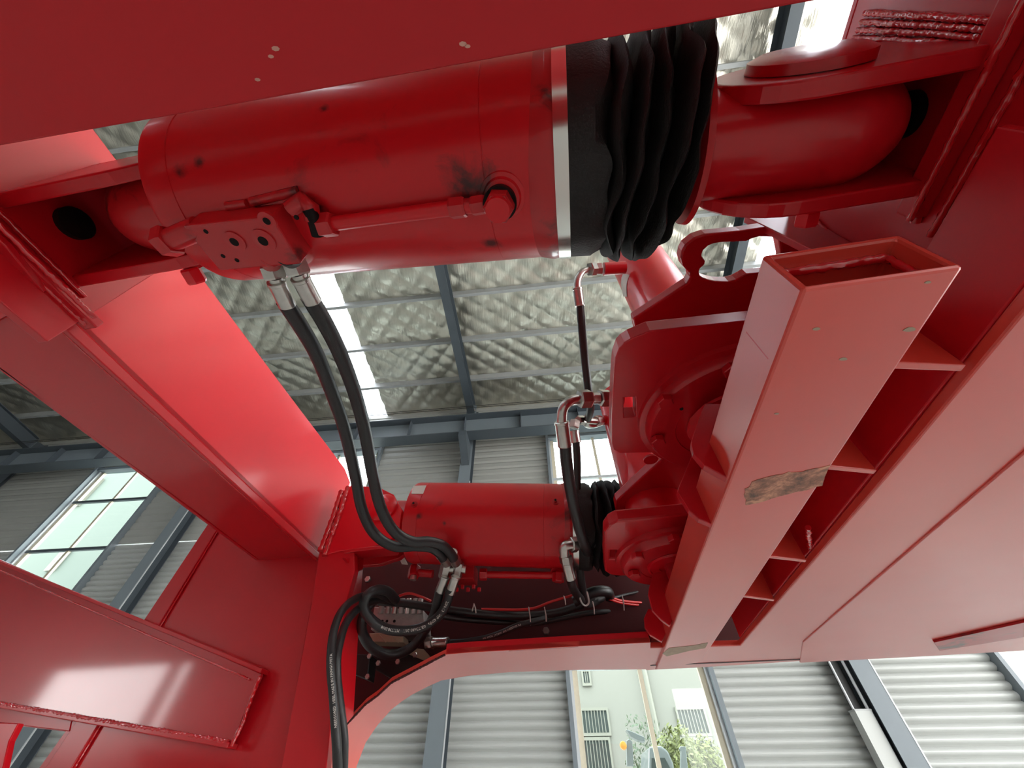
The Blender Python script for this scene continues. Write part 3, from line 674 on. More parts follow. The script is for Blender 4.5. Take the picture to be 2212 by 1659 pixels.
# column strip (front flange) and its inner face
strip = polyP([(690, 1188), (765, 1180), (766, 1232), (748, 1300), (734, 1380), (722, 1500), (706, 1642), (690, 1760), (585, 1760), (606, 1659), (631, 1527), (672, 1307)], MV, 1.22)
slab('column_strip', strip, MV*.03, rc, M['red'], bevel=.003)
q0 = PL(748, 1300, MV, 1.235); q1 = PL(706, 1642, MV, 1.235); ni = (q1-q0).cross(MV).normalized()
slab('column_inner_face', polyP([(745, 1205), (763, 1228), (748, 1300), (734, 1380), (722, 1500), (706, 1642), (744, 1570), (764, 1546), (770, 1450), (775, 1350), (782, 1260), (786, 1205)], ni, ni.dot(q0-CAM)), -MU*.012, rc, M['red'])
# web plate behind, with the arch
V1, V2 = 1.39, 1.68
inner = [(1405, 1388), (1250, 1396), (1100, 1405), (1020, 1409), (962, 1414), (930, 1430), (885, 1454), (845, 1475), (815, 1503), (790, 1521), (744, 1570), (706, 1641), (690, 1700)]
outer = [(1405, 1446), (1250, 1447), (1100, 1452), (1011, 1460), (953, 1470), (922, 1484), (891, 1500), (868, 1515), (845, 1533), (815, 1567), (790, 1604), (769, 1659), (762, 1700)]
I3 = polyP(inner, MV, V1); O3 = polyP(outer, MV, V2)
bm = bmesh.new(); va = [bm.verts.new(p) for p in I3]; vb_ = [bm.verts.new(p) for p in O3]
va2 = [bm.verts.new(p+Z*.014) for p in I3]; vb2_ = [bm.verts.new(p+Z*.014) for p in O3]
for i in range(len(I3)-1):
    bm.faces.new((va[i], va[i+1], vb_[i+1], vb_[i])); bm.faces.new((va2[i], vb2_[i], vb2_[i+1], va2[i+1])); bm.faces.new((va[i], va2[i], va2[i+1], va[i+1])); bm.faces.new((vb_[i], vb_[i+1], vb2_[i+1], vb2_[i]))
bm.faces.new((va[0], vb_[0], vb2_[0], va2[0])); bm.faces.new((va[-1], va2[-1], vb2_[-1], vb_[-1]))
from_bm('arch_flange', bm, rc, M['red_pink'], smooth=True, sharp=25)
lip = [p for p in I3[:5]]
slab('sill_lip', lip+[p+Z*.03 for p in lip[::-1]], MV*.012, rc, M['red'], bevel=.002)
WV = V2-.02
web = polyP([(x, y-9) for x, y in outer[:11]], MV, WV)
tp = [MP((web[-1]-CAM).dot(MU)-.25, WV, .80), MP(1.2, WV, .80), MP(1.2, WV, .34)]
webp = [p for p in web]; webp = webp+[MP((web[-1]-CAM).dot(MU)-.25, WV, (web[-1].z-CH)), tp[0], tp[1], MP(1.2, WV, web[0].z-CH)]
slab('web_plate', webp, MV*.012, rc, M['web'], bevel=0)
weld([PL(x, y, MV, V1-.003) for x, y in inner[4:11]], .004, rc, M['web'])
for (x, y) in ((1180, 1364), (796, 1253)):
    q = PL(x, y, MV, WV); nut = hexa('frame_bolt', q, q-MV*.015, .013, rc, M['steel'])
# grimy rear band left of web (dark)
# ---- box arm (lower left)
ba = thing('box_arm', 'red welded box-section arm reaching in from the left edge, pale window reflection on it', 'beam', MP(-1.2, 1.0, 0.2))
M['arm'] = paint('red_paint_arm', (0.52, 0.004, 0.012), rough=0.3, coat=1.0, coat_r=0.07)
va_ = 1.268
arm = polyP([(-220, 1128), (0, 1208), (565, 1455), (500, 1604), (0, 1518), (-220, 1480)], MV, va_)
slab('side_plate', arm, MV*.012, ba, M['arm'], bevel=.002)
slab('top_plate', [arm[0]+Z*.0-MV*.006, arm[2]-MV*.006, arm[2]+MV*.030, arm[0]+MV*.10], Z*.012, ba, M['red'])
slab('bottom_plate', [arm[5]-MV*.010, arm[3]-MV*.010, arm[3]+MV*.030, arm[5]+MV*.10], -Z*.012, ba, M['red'])
weld(polyP([(-220, 1152), (0, 1232), (540, 1468)], MV, va_-.002), .0035, ba); weld(polyP([(-220, 1478), (0, 1520), (492, 1602)], MV, va_-.006), .006, ba)
weld(polyP([(562, 1460), (545, 1505), (525, 1560), (500, 1612)], MV, va_-.003), .006, ba)
slab('lower_lip', polyP([(-220, 1490), (0, 1528), (155, 1556), (150, 1580), (0, 1562), (-220, 1540)], MV, va_+.03), MV*.10, ba, M['red'])
lp = thing('leg_plate', 'red steel plate edge in the bottom left corner under the box arm', 'plate', MP(-1.3, .9, -.2))
slab('plate', polyP([(-260, 1540), (0, 1560), (40, 1562), (20, 1600), (-25, 1800), (-260, 1800)], MV, .93), MV*.014, lp, M['red'])

# ---- front chassis: right clevis, back plate, floor plate, ribs
fc = thing('front_chassis_frame', 'welded red frame at right with a broad pink-red bottom plate', 'vehicle frame', MP(0.7, 0.8, 0.34))
vE3 = (E1R-CAM).dot(MV)
ubk = 0.56
bkz = 0.87
slab('back_plate', [MP(ubk, -.5, .352), MP(ubk, 1.1, .352), MP(ubk, 1.1, bkz), MP(ubk, -.5, bkz)], MU*.02, fc, M['red'])
EC = E1R-a1*.045
cheek(fc, EC, vE3-.082, .022, (ubk-(EC-CAM).dot(MU)), .1, -1, M['red'], r=.105); cheek(fc, EC, vE3+.060, .022, (ubk-(EC-CAM).dot(MU)), .1, -1, M['red'], r=.105)
for dv in (-.082, .082+.0):
    pass
e = E1R
def ring_weld(dv, s0=.10):
    weld([MP(ubk-.004, vE3+dv, e.z-CH-.105), MP(ubk-.004, vE3+dv, e.z-CH+.105)], .006, fc)
weld([MP(ubk-.005, vE3-.16, e.z-CH-.10), MP(ubk-.005, vE3+.12, e.z-CH-.10)], .007, fc)
box('clevis_foot', MP(ubk-.012, vE3-.01, e.z-CH-.095), (MU, MV, Z), (.026, .24, .03), fc, M['red'], bevel=.004)
weld([MP(ubk-.026, vE3-.13, e.z-CH-.112), MP(ubk-.026, vE3+.11, e.z-CH-.112)], .005, fc); weld([MP(ubk-.003, vE3-.15, e.z-CH-.13), MP(ubk-.003, vE3+.13, e.z-CH-.13)], .005, fc)
slab('clevis_top_plate', [E1R+MU*(ubk-(E1R-CAM).dot(MU))-MV*.082+Z*.112, E1R-MU*.02-MV*.082+Z*.112, E1R-MU*.02+MV*.082+Z*.112, E1R+MU*(ubk-(E1R-CAM).dot(MU))+MV*.082+Z*.112], Z*.01, fc, M['red'])
lathe('cheek_boss', E1R-a1*.03-MV*.082, -MV, [(0, .075), (.012, .074), (.018, .06), (.018, .01)], fc, M['red'], seg=36)
cyl('pin_bolt', E1R+MV*.080-Z*.045, E1R+MV*.098-Z*.045, .018, fc, M['red'], seg=24); hexa('pin_bolt_head', E1R+MV*.095-Z*.055, E1R+MV*.118-Z*.058, .017, fc, M['red_gloss'])
cyl('grease_port', MP(ubk-.012, vE3-.0, e.z-CH+.0), MP(ubk, vE3, e.z-CH), .03, fc, M['hole'], seg=24)
for k, y in enumerate((28, 47, 64, 82)):
    weld([PL(1868-k*8, y, MU, ubk-.003), PL(2010, y+8, MU, ubk-.003), PL(2150-k*14, y+17, MU, ubk-.003)], .0045, fc)
slab('top_shelf', [MP(ubk+.0, -.5, bkz), MP(ubk, 1.1, bkz), MP(ubk+.30, 1.1, bkz), MP(ubk+.30, -.5, bkz)], Z*.012, fc, M['red'])
# inner stiffener with double weld
sv = .36
slab('stiffener', [MP(ubk, sv, .56), MP(ubk, sv, bkz), MP(ubk-.10, sv, bkz), MP(ubk-.06, sv, .62)], MV*.014, fc, M['red'])
weld([PL(1742, 470, MU, ubk-.003), PL(1812, 545, MU, ubk-.003)], .004, fc); weld([PL(1758, 470, MU, ubk-.003), PL(1828, 542, MU, ubk-.003)], .004, fc)
# floor plate (horizontal, broad)
hf = .335
fp = polyH([(2212, 673), (1940, 1000), (1599, 1395), (1500, 1440), (1405, 1446), (1405, 1392), (1520, 1391), (1540, 1393)], hf)
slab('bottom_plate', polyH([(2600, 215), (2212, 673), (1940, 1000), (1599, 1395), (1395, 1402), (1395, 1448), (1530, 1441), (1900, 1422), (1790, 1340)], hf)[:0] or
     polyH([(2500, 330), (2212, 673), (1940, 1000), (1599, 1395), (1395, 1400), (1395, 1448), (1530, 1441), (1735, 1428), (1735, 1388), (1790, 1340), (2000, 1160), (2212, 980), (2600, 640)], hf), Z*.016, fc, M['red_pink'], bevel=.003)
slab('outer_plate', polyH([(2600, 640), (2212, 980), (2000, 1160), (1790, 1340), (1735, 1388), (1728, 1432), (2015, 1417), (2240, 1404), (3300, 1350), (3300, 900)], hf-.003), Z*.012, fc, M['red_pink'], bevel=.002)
slab('floor_slot_lip', polyH([(2018, 1388), (2212, 1345), (2400, 1290), (2400, 1330), (2240, 1372), (2030, 1406)], hf-.009), Z*.006, fc, M['red_dirty'], bevel=.001)
fe0, fe1 = H(2500, 330, hf), H(1599, 1395, hf)
fe1b = fe0.lerp(fe1, .985)
slab('floor_flange', [fe0+Z*.016, fe1b+Z*.016, fe1b+Z*.129, fe0+Z*.129], MU*.012, fc, M['red'])
fd = (fe1-fe0).normalized(); fn_ = Vector((fd.y, -fd.x, 0))
fe2 = H(1975, 700, hf+.13); fe2 = fe0+fd*(fe2-fe0).dot(fd)
slab('cover_plate', [fe2-fn_*.17, fe1-fn_*.17, fe1+fn_*.1, fe2+fn_*.1][:0] or [Vector((p.x, p.y, CH+hf+.13)) for p in (fe2-fn_*.17, fe1-fn_*.17, fe1+fn_*.1, fe2+fn_*.1)], Z*.012, fc, M['red'])
for (xa, ya, xb, yb) in ((1915, 785, 2094, 792), (1775, 1008, 1898, 1020), (1650, 1203, 1745, 1214), (1590, 1288, 1675, 1299)):
    P0, P1 = H(xa, ya, hf), H(xb, yb, hf)
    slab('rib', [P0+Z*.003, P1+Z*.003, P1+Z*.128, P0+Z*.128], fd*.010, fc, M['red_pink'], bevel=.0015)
weld([H(1745, 1140, hf+.02), H(1752, 1195, hf+.02)], .006, fc)
# ---- box tube
tb_ = thing('bumper_tube', 'pale red open-ended box tube slanting down at right, scraped bare patch midway', 'tube', H(1600, 1000, .33))
ht = .325
tA, tB = H(1735, 625, ht), H(1418, 1447, ht); td = (tB-tA).normalized(); tn = Vector((td.y, -td.x, 0)).normalized()
cR = tn.dot(H(2085, 575, ht)-CAM); tE = H(1499, 1431, ht); tE = tE+tn*(cR-tn.dot(tE-CAM)); wT = (tn.dot(H(2085, 575, ht)-CAM))-tn.dot(tA-CAM)
tC = H(2085, 575, ht); hT = .078; th = .007
def ring_at(p_left, p_right):
    return [p_left, p_right, p_right+Z*hT, p_left+Z*hT]
bm = bmesh.new()
R0 = ring_at(tA, tC); R1 = ring_at(tB, tE)
def inset(R):
    c = (R[0]+R[2])/2; a = (R[1]-R[0]).normalized(); return [R[0]+a*th+Z*th, R[1]-a*th+Z*th, R[2]-a*th-Z*th, R[3]+a*th-Z*th]
Vs = [[bm.verts.new(p) for p in R] for R in (R0, R1, inset(R0), inset(R1))]
for i in range(4):
    j = (i+1) % 4
    bm.faces.new((Vs[0][i], Vs[0][j], Vs[1][j], Vs[1][i])); bm.faces.new((Vs[2][j], Vs[2][i], Vs[3][i], Vs[3][j])); bm.faces.new((Vs[0][j], Vs[0][i], Vs[2][i], Vs[2][j])); bm.faces.new((Vs[1][i], Vs[1][j], Vs[3][j], Vs[3][i]))
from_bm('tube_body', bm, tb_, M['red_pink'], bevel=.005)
slab('inner_weld_plate', [tA+td*.09+Z*.01, tC+td*.09+Z*.01, tC+td*.09+Z*(hT-.01), tA+td*.09+Z*(hT-.01)], td*.006, tb_, M['red_gloss'])
weld([R0[2]-Z*.010+td*.02-tn*.012, R0[3]-Z*.010+td*.02+tn*.02], .006, tb_); weld([R0[1]+Z*.012+td*.02-tn*.01, R0[2]-Z*.012+td*.02-tn*.01], .005, tb_)
cl_ = tn.dot(tA-CAM)
def patchy(pts, name, mat, rough=.006, h=ht):
    P = polyH(pts, h-.0006); Q = []
    for i, p in enumerate(P):
        n = P[(i+1) % len(P)]
        for k in range(6):
            x = p.lerp(n, k/6); Q.append(x+Vector((noise.noise(x*90), noise.noise(x*90+Vector((5, 5, 5))), 0))*rough)
    return slab(name, Q, Z*.0008, tb_, mat, bevel=0)
patchy([(1606, 1068), (1625, 1040), (1700, 1022), (1792, 1008), (1772, 1050), (1700, 1068), (1612, 1092)], 'scraped_patch', M['scrape'])
patchy([(1432, 1412), (1445, 1400), (1500, 1394), (1530, 1388), (1524, 1400), (1490, 1406), (1440, 1418)], 'tape_mark', M['tape'], .002)
for (x, y, r) in ((1822, 776, .0045), (1764, 711, .004), (1678, 894, .003), (1965, 712, .006), (2005, 610, .003)):
    c = H(x, y, ht-.0006); slab('paint_chip', [c+Vector((math.cos(k)*r*(1+.4*noise.noise(Vector((x, k, 0)))), math.sin(k)*r*.45, 0)) for k in [i*2*math.pi/10 for i in range(10)]], Z*.0008, tb_, M['tape'], bevel=0)
# side plate and gussets on the tube
slab('side_plate', polyP([(1560, 900), (1519, 1014), (1506, 1061), (1500, 1105), (1478, 1160), (1450, 1240), (1418, 1310), (1402, 1345), (1394, 1400), (1415, 1446), (1530, 1141), (1567, 1046), (1592, 975)], tn, cl_+.001), tn*.010, tb_, M['red'])
def gusset(contact, pts, hs=ht):
    c0 = H(contact[0], contact[1], hs); d = td.dot(c0-CAM)
    P = polyP(pts, td, d); slab('gusset', P, td*.014, tb_, M['red'], bevel=.0015)
    return d
gusset((1584, 1040), [(1521, 872), (1494, 949), (1493, 960), (1498, 978), (1521, 1005), (1554, 1023), (1584, 1038), (1600, 985), (1575, 872)])
gusset((1544, 1135), [(1496, 981), (1465, 1054), (1463, 1062), (1488, 1102), (1510, 1121), (1544, 1135), (1556, 1090), (1530, 985)])
gusset((1447, 1352), [(1432, 1165), (1402, 1270), (1400, 1284), (1409, 1318), (1428, 1338), (1447, 1352), (1475, 1290), (1470, 1170)])
gusset((1430, 1386), [(1400, 1315), (1391, 1335), (1393, 1355), (1404, 1371), (1430, 1386), (1438, 1368), (1425, 1315)])
weld([at(1546, 985, .66), at(1560, 1015, .64), at(1575, 1035, .62)], .005, tb_); weld([at(1505, 1072, .80), at(1522, 1100, .78), at(1535, 1122, .76)], .005, tb_)

# ---- suspension struts with mounts
def strut(label, C, plate_px, hp, disc_px, slots, bolts_px, rD, hbr, br_px, br_hole, top, rb, lean=Vector((0, 0, 0))):
    s_ = thing('suspension_strut', label, 'hydraulic strut', C, 'upright struts')
    slab('mount_plate', polyH(plate_px, hp), Z*.035, s_, M['red'], holes=[polyH(h, hp) for h in slots], bevel=.006)
    dc = H(disc_px[0], disc_px[1], hp)
    lathe('flange_ring', dc+Z*.001, -Z, [(0, rD*1.08), (.012, rD*1.07), (.014, rD), (.030, rD*.985), (.036, rD*.955), (.036, rD*.66), (.034, rD*.65), (.034, rD*.30)], s_, M['red'], seg=96)
    lathe('hub', dc-Z*.034, -Z, [(0, rD*.52), (.006, rD*.51), (.006, rD*.47), (.004, rD*.46), (.004, rD*.30), (-.02, rD*.29), (-.02, .002)], s_, M['red_gloss'], seg=72)
    lathe('spindle', dc-Z*.02, -Z, [(0, rD*.20), (.05, rD*.19), (.055, rD*.15), (.055, .002)], s_, M['red'], seg=40)
    for (x, y) in bolts_px:
        q = H(x, y, hp-.036); hexa('flange_bolt', q, q-Z*.016, .017, s_, M['red']); 
    ba_ = dc+Z*.035; bt = ba_+Z*top+lean
    lathe('strut_barrel', ba_, bt-ba_, [(0, rb), ((bt-ba_).length, rb)], s_, M['red_gloss'], seg=72)
    slab('bracket_plate', polyH(br_px, hbr), Z*.03, s_, M['red'], holes=[polyH(h, hbr) for h in br_hole], bevel=.004)
    return s_, dc
s1, d1 = strut('upright red hydraulic strut above the larger ringed flange, hook-shaped bracket at its side', H(1570, 880, .62),
   [(1324, 835), (1326, 800), (1329, 775), (1337, 753), (1348, 741), (1362, 732), (1404, 715), (1621, 692), (1800, 680), (1860, 700), (1800, 985), (1700, 1000), (1520, 992), (1470, 988), (1420, 978), (1340, 979), (1326, 972), (1322, 960), (1321, 900)], .62, (1566, 888),
   [[(1347, 859), (1373, 858), (1374, 901), (1348, 902)]], [(1434, 861), (1419, 947), (1576, 794)], .185, .80,
   [(1367, 689), (1400, 668), (1486, 611), (1491, 600), (1489, 590), (1474, 574), (1470, 558), (1473, 543), (1480, 530), (1500, 514), (1524, 506), (1600, 499), (1660, 490), (1700, 484), (1800, 500), (1760, 640), (1700, 720), (1374, 724)],
   [[(1542, 527), (1560, 524), (1613, 522), (1625, 516), (1640, 512), (1668, 513), (1682, 518), (1690, 560), (1660, 588), (1640, 590), (1614, 592), (1604, 598), (1591, 605), (1575, 609), (1561, 609), (1545, 608), (1531, 605), (1520, 601), (1513, 596), (1511, 588), (1513, 580), (1522, 574), (1524, 564), (1516, 553), (1520, 541), (1530, 532)]], 1.0, .098)
s2, d2 = strut('upright red hydraulic strut with the smaller ringed flange, farther from the camera, beside the bellows', H(1460, 1190, .50),
   [(1307, 1235), (1305, 1200), (1306, 1150), (1316, 1136), (1336, 1126), (1400, 1120), (1481, 1112), (1600, 1106), (1640, 1120), (1620, 1270), (1500, 1266), (1405, 1253), (1365, 1245), (1335, 1245), (1318, 1242)], .50, (1450, 1196),
   [[(1319, 1189), (1337, 1189), (1337, 1208), (1318, 1208)]], [(1376, 1196), (1369, 1234), (1455, 1158)], .150, .66,
   [(1331, 1083), (1328, 1093), (1331, 1112), (1334, 1130), (1420, 1125), (1540, 1115), (1600, 1000), (1520, 985), (1500, 996), (1480, 994), (1455, 982), (1440, 985), (1389, 1030)],
   [], .62, .098)
cyl('bracket_hole', H(1437, 1108, .66)-Z*.001, H(1437, 1108, .66)-Z*.0001, .066, s2, M['web'], seg=40)
lathe('drain_boss', H(1405, 990, .66), -Z, [(0, .02), (.006, .02), (.006, .01)], s2, M['red'], seg=24)
cyl('ring_hole', H(1552, 893, .584), H(1552, 893, .5835), .006, s1, M['hole'], seg=12); cyl('ring_hole', H(1472, 883, .584), H(1472, 883, .5835), .004, s1, M['hole'], seg=12)
# link plates hung between the flange hub and the tube (big joint)
slab('link_plate', polyP([(1521, 872), (1488, 905), (1480, 930), (1494, 952), (1540, 880)], MU, MU.dot(H(1500, 920, .56)-CAM)), MU*.014, s1, M['red_gloss'])
# yellow-ish scribbled mark band plate on near strut
def onS(px, py, C, r, out=0): return frac_cyl(px, py, C, C+Z, r+out)
bandc = d1
L_ = [(1347, 590), (1343, 600), (1342, 612), (1344, 626), (1347, 640)]; Rr = [(1360, 594), (1356, 606), (1354, 617), (1354, 629), (1355, 641)]
ax_ = d1+Z
bm = bmesh.new(); rows = []
for l, r_ in zip(L_, Rr):
    row = []
    for q in (l, ((l[0]+r_[0])/2, (l[1]+r_[1])/2), r_):
        p_ = onS(q[0], q[1], d1, .098, .0008); h_ = Vector((p_.x-d1.x, p_.y-d1.y, 0)).normalized(); row += [bm.verts.new(p_), bm.verts.new(p_+h_*.0012)]
    rows.append(row)
for A_, B_ in zip(rows, rows[1:]):
    for k in (0, 2):
        bm.faces.new((A_[k+1], A_[k+3], B_[k+3], B_[k+1])); bm.faces.new((A_[k], B_[k], B_[k+2], A_[k+2]))
from_bm('name_plate', bm, s1, M['sticker'])
cyl('port_stub', at(1350, 578, 1.32), at(1304, 581, 1.315), .022, s1, M['red'], seg=20)
cyl('port_stub', at(1345, 860, 1.06), at(1320, 860, 1.06), .020, s1, M['red'], seg=20)
cyl('port_stub', at(1335, 905, 1.50), at(1304, 908, 1.50), .020, s2, M['red'], seg=20)

# ================================================================== HOSES
def hose(label, pts, r, group=None, ferr=None, n=8, mat=None, seg=18, name='hydraulic_hose', loc=None):
    P = resample(crom([at(*p) for p in pts], n), .008)
    t_ = thing(name, label, 'hose', P[0], group)
    tube('hose_body', P, r, t_, mat or M['rubber'], seg=seg)
    return t_, P
def ferrule(t_, p0, p1, r, mat=None): 
    a = p1-p0; L = a.length
    lathe('ferrule', p0, a, [(0, r*.85), (L*.03, r), (L*.12, r), (L*.14, r*.94), (L*.96, r*.97), (L, r*.86)], t_, mat or M['steel'], seg=28)
def nut(t_, p0, p1, r, mat=None): hexa('hex_nut', p0, p1, r, t_, mat or M['steel'])
G = 'hoses between the two cylinders'
h1, P1_ = hose('left of the two thick black hoses curving down from the near cylinder', [(614, 650, .70), (650, 705, .74), (684, 765, .80), (716, 845, .88), (745, 930, .96), (768, 1030, 1.04), (782, 1100, 1.10), (808, 1152, 1.15), (850, 1180, 1.17), (895, 1180, 1.19), (930, 1183, 1.21), (948, 1194, 1.23), (958, 1206, 1.25)], .0150, G)
ferrule(h1, at(596, 606, .665), at(622, 661, .705), .0158); nut(h1, at(585, 572, .65), at(597, 602, .66), .0200); cyl('stem', at(594, 598, .66), at(598, 610, .668), .012, h1, M['steel'], seg=20)
h2, P2_ = hose('right of the two thick black hoses curving down from the near cylinder', [(667, 640, .70), (703, 700, .74), (735, 765, .80), (765, 845, .88), (788, 930, .96), (806, 1030, 1.03), (824, 1100, 1.08), (852, 1148, 1.12), (890, 1170, 1.15), (925, 1170, 1.18), (955, 1178, 1.21), (972, 1194, 1.24), (980, 1206, 1.26)], .0155, G)
ferrule(h2, at(647, 598, .665), at(676, 653, .705), .0165); nut(h2, at(634, 562, .65), at(648, 594, .66), .0215); cyl('stem', at(644, 590, .66), at(650, 602, .668), .013, h2, M['steel'], seg=20)
cyl('block_adapter', on1(618, 552, .03), at(634, 563, .652), .016, h2, M['black'], seg=18); cyl('block_adapter', on1(585, 556, .03), at(585, 573, .652), .015, h1, M['red_dirty'], seg=18)
ferrule(h1, at(952, 1196, 1.25), at(966, 1216, 1.29), .0185); ferrule(h2, at(976, 1194, 1.26), at(986, 1216, 1.30), .0185)
# tees
for hh_, (x, y) in ((h1, (964, 1226)), (h2, (990, 1226))):
    hexa('tee_body', at(x+2, y-12, 1.31), at(x-6, y+22, 1.31), .020, hh_, M['steel']); cyl('tee_arm', at(x-1, y+2, 1.31), at(x+16, y+4, 1.31), .014, hh_, M['steel'], seg=18)
G2 = 'coiled hoses by the valve bank'
h3, P3_ = hose('black hose with white print looping in front of the valve bank', [(973, 1272, 1.27), (968, 1295, 1.27), (955, 1322, 1.27), (932, 1345, 1.27), (905, 1358, 1.26), (872, 1363, 1.25), (836, 1359, 1.23), (808, 1344, 1.21), (790, 1322, 1.20), (786, 1302, 1.20), (795, 1284, 1.21), (815, 1274, 1.24), (838, 1278, 1.28), (855, 1296, 1.33)], .0150, G2)
h4, P4_ = hose('plain black hose coiling lowest around the valve bank', [(950, 1274, 1.28), (945, 1298, 1.29), (936, 1330, 1.32), (915, 1368, 1.34), (890, 1397, 1.34), (858, 1413, 1.33), (828, 1412, 1.31), (800, 1396, 1.28), (784, 1370, 1.26), (782, 1342, 1.25), (790, 1318, 1.26), (806, 1300, 1.29), (828, 1290, 1.34), (852, 1296, 1.38)], .0155, G2)
ferrule(h3, at(985, 1245, 1.28), at(972, 1283, 1.27), .0165); ferrule(h4, at(962, 1245, 1.29), at(949, 1280, 1.28), .0165)
surftext('hose_print', '2SN-13   WP 42MPa   GB/T3683-2011   MT/T98-2008', P3_, .0150, .0125, h3, M['cream_text'], s0=.035)
G3 = 'hoses hanging down past the column'
h5, P5_ = hose('black hose with white print hanging down the red column to the bottom edge', [(845, 1297, 1.34), (815, 1284, 1.28), (785, 1287, 1.22), (757, 1300, 1.15), (735, 1325, 1.08), (722, 1360, 1.03), (716, 1400, .99), (715, 1445, .96), (720, 1500, .94), (724, 1560, .92), (728, 1620, .90), (730, 1700, .89), (732, 1800, .88)], .0108, G3)
h6, P6_ = hose('plain black hose hanging just right of the printed one', [(850, 1303, 1.36), (822, 1296, 1.31), (795, 1302, 1.25), (768, 1320, 1.18), (748, 1345, 1.12), (736, 1380, 1.06), (728, 1420, 1.02), (728, 1465, 1.0), (735, 1530, .97), (742, 1590, .95), (742, 1640, .94), (740, 1700, .93), (738, 1800, .92)], .0112, G3)
surftext('hose_print', 'NEEDSORED  HEEL MADE IN PANGUYETA', P5_[::-1], .0108, .0080, h5, M['cream_text'], s0=.22)
h7, P7_ = hose('thin black hose with white print leaving a brass-toned ferrule below the cable bundle', [(962, 1388, 1.380), (1000, 1386, 1.360), (1045, 1379, 1.350), (1085, 1366, 1.350), (1122, 1350, 1.360), (1180, 1335, 1.410)], .0095)
ferrule(h7, at(936, 1388, 1.390), at(968, 1387, 1.370), .0165); nut(h7, at(922, 1390, 1.400), at(936, 1388, 1.390), .021)
surftext('hose_print', 'PSI EXCEEDS SAE 100R2AT MSHA 200', P7_[::-1], .0095, .0085, h7, M['cream_text'], s0=.11)
# right hand hoses
h8, P8_ = hose('thin black hose dropping from the elbow beside the near bellows', [(1253, 655, 1.28), (1258, 720, 1.27), (1264, 780, 1.26), (1272, 850, 1.27), (1276, 880, 1.32), (1270, 905, 1.40)], .0135, 'hoses on the upright struts')
nut(h8, at(1300, 580, 1.31), at(1288, 581, 1.31), .021); nut(h8, at(1285, 581, 1.31), at(1273, 582, 1.30), .024)
tube('elbow', crom([at(1276, 582, 1.31), at(1258, 588, 1.30), at(1248, 606, 1.29), at(1247, 630, 1.28)], 6), .0125, h8, M['steel'], seg=18); ferrule(h8, at(1247, 622, 1.28), at(1253, 662, 1.28), .0175)
tube('lower_elbow', crom([at(1270, 900, 1.42), at(1266, 915, 1.46), at(1280, 918, 1.49), at(1300, 912, 1.50)], 5), .013, h8, M['steel'], seg=16)
h9, P9_ = hose('thick black hose dropping from the large steel elbow to the far cylinder', [(1220, 955, 1.02), (1224, 1000, 1.04), (1231, 1050, 1.08), (1241, 1100, 1.13), (1254, 1150, 1.18), (1264, 1180, 1.22), (1272, 1200, 1.30)], .0165, 'hoses on the upright struts')
nut(h9, at(1318, 860, 1.05), at(1294, 860, 1.04), .024); cyl('adapter', at(1296, 860, 1.04), at(1276, 861, 1.04), .016, h9, M['steel'], seg=20); nut(h9, at(1276, 861, 1.04), at(1250, 862, 1.03), .026)
tube('elbow', crom([at(1252, 862, 1.03), at(1232, 866, 1.02), at(1216, 884, 1.01), at(1213, 915, 1.01)], 7), .0135, h9, M['steel'], seg=20); ferrule(h9, at(1213, 910, 1.01), at(1220, 965, 1.02), .0200)
h10, P10_ = hose('slim black hose just behind the thick one, from the pale ferrule', [(1244, 950, 1.36), (1247, 1000, 1.36), (1247, 1060, 1.36), (1251, 1120, 1.34), (1252, 1180, 1.33), (1253, 1230, 1.32), (1262, 1290, 1.34), (1272, 1304, 1.40), (1300, 1292, 1.48)], .0135, 'hoses on the upright struts')
nut(h10, at(1243, 908, 1.38), at(1240, 925, 1.37), .020); ferrule(h10, at(1240, 930, 1.37), at(1244, 957, 1.36), .019)
nut(h10, at(1262, 908, 1.42), at(1248, 908, 1.40), .018); cyl('adapter', at(1290, 910, 1.46), at(1262, 908, 1.42), .012, h10, M['steel'], seg=16); nut(h10, at(1300, 908, 1.48), at(1286, 909, 1.46), .020)
h11, P11_ = hose('short black hose below the pair of nuts at the far cylinder', [(1232, 1245, 1.22), (1236, 1265, 1.24), (1246, 1284, 1.28), (1262, 1298, 1.36), (1285, 1297, 1.46)], .0135, 'hoses on the upright struts')
nut(h11, at(1246, 1176, 1.24), at(1232, 1177, 1.23), .024); tube('elbow', crom([at(1236, 1177, 1.23), at(1220, 1180, 1.22), at(1219, 1196, 1.22), at(1222, 1210, 1.22)], 5), .016, h11, M['steel'], seg=16)
nut(h11, at(1221, 1200, 1.22), at(1224, 1217, 1.22), .021); ferrule(h11, at(1224, 1215, 1.22), at(1233, 1251, 1.22), .0180)
nut(h11, at(1300, 1176, 1.30), at(1285, 1177, 1.29), .021); cyl('adapter', at(1312, 1175, 1.31), at(1246, 1176, 1.25), .012, h11, M['steel'], seg=16)
tube('white_tube_end', crom([at(1250, 1286, 1.27), at(1258, 1304, 1.29), at(1266, 1308, 1.30), at(1272, 1300, 1.30), at(1268, 1278, 1.28)], 6), .003, h11, M['tie'], seg=8)
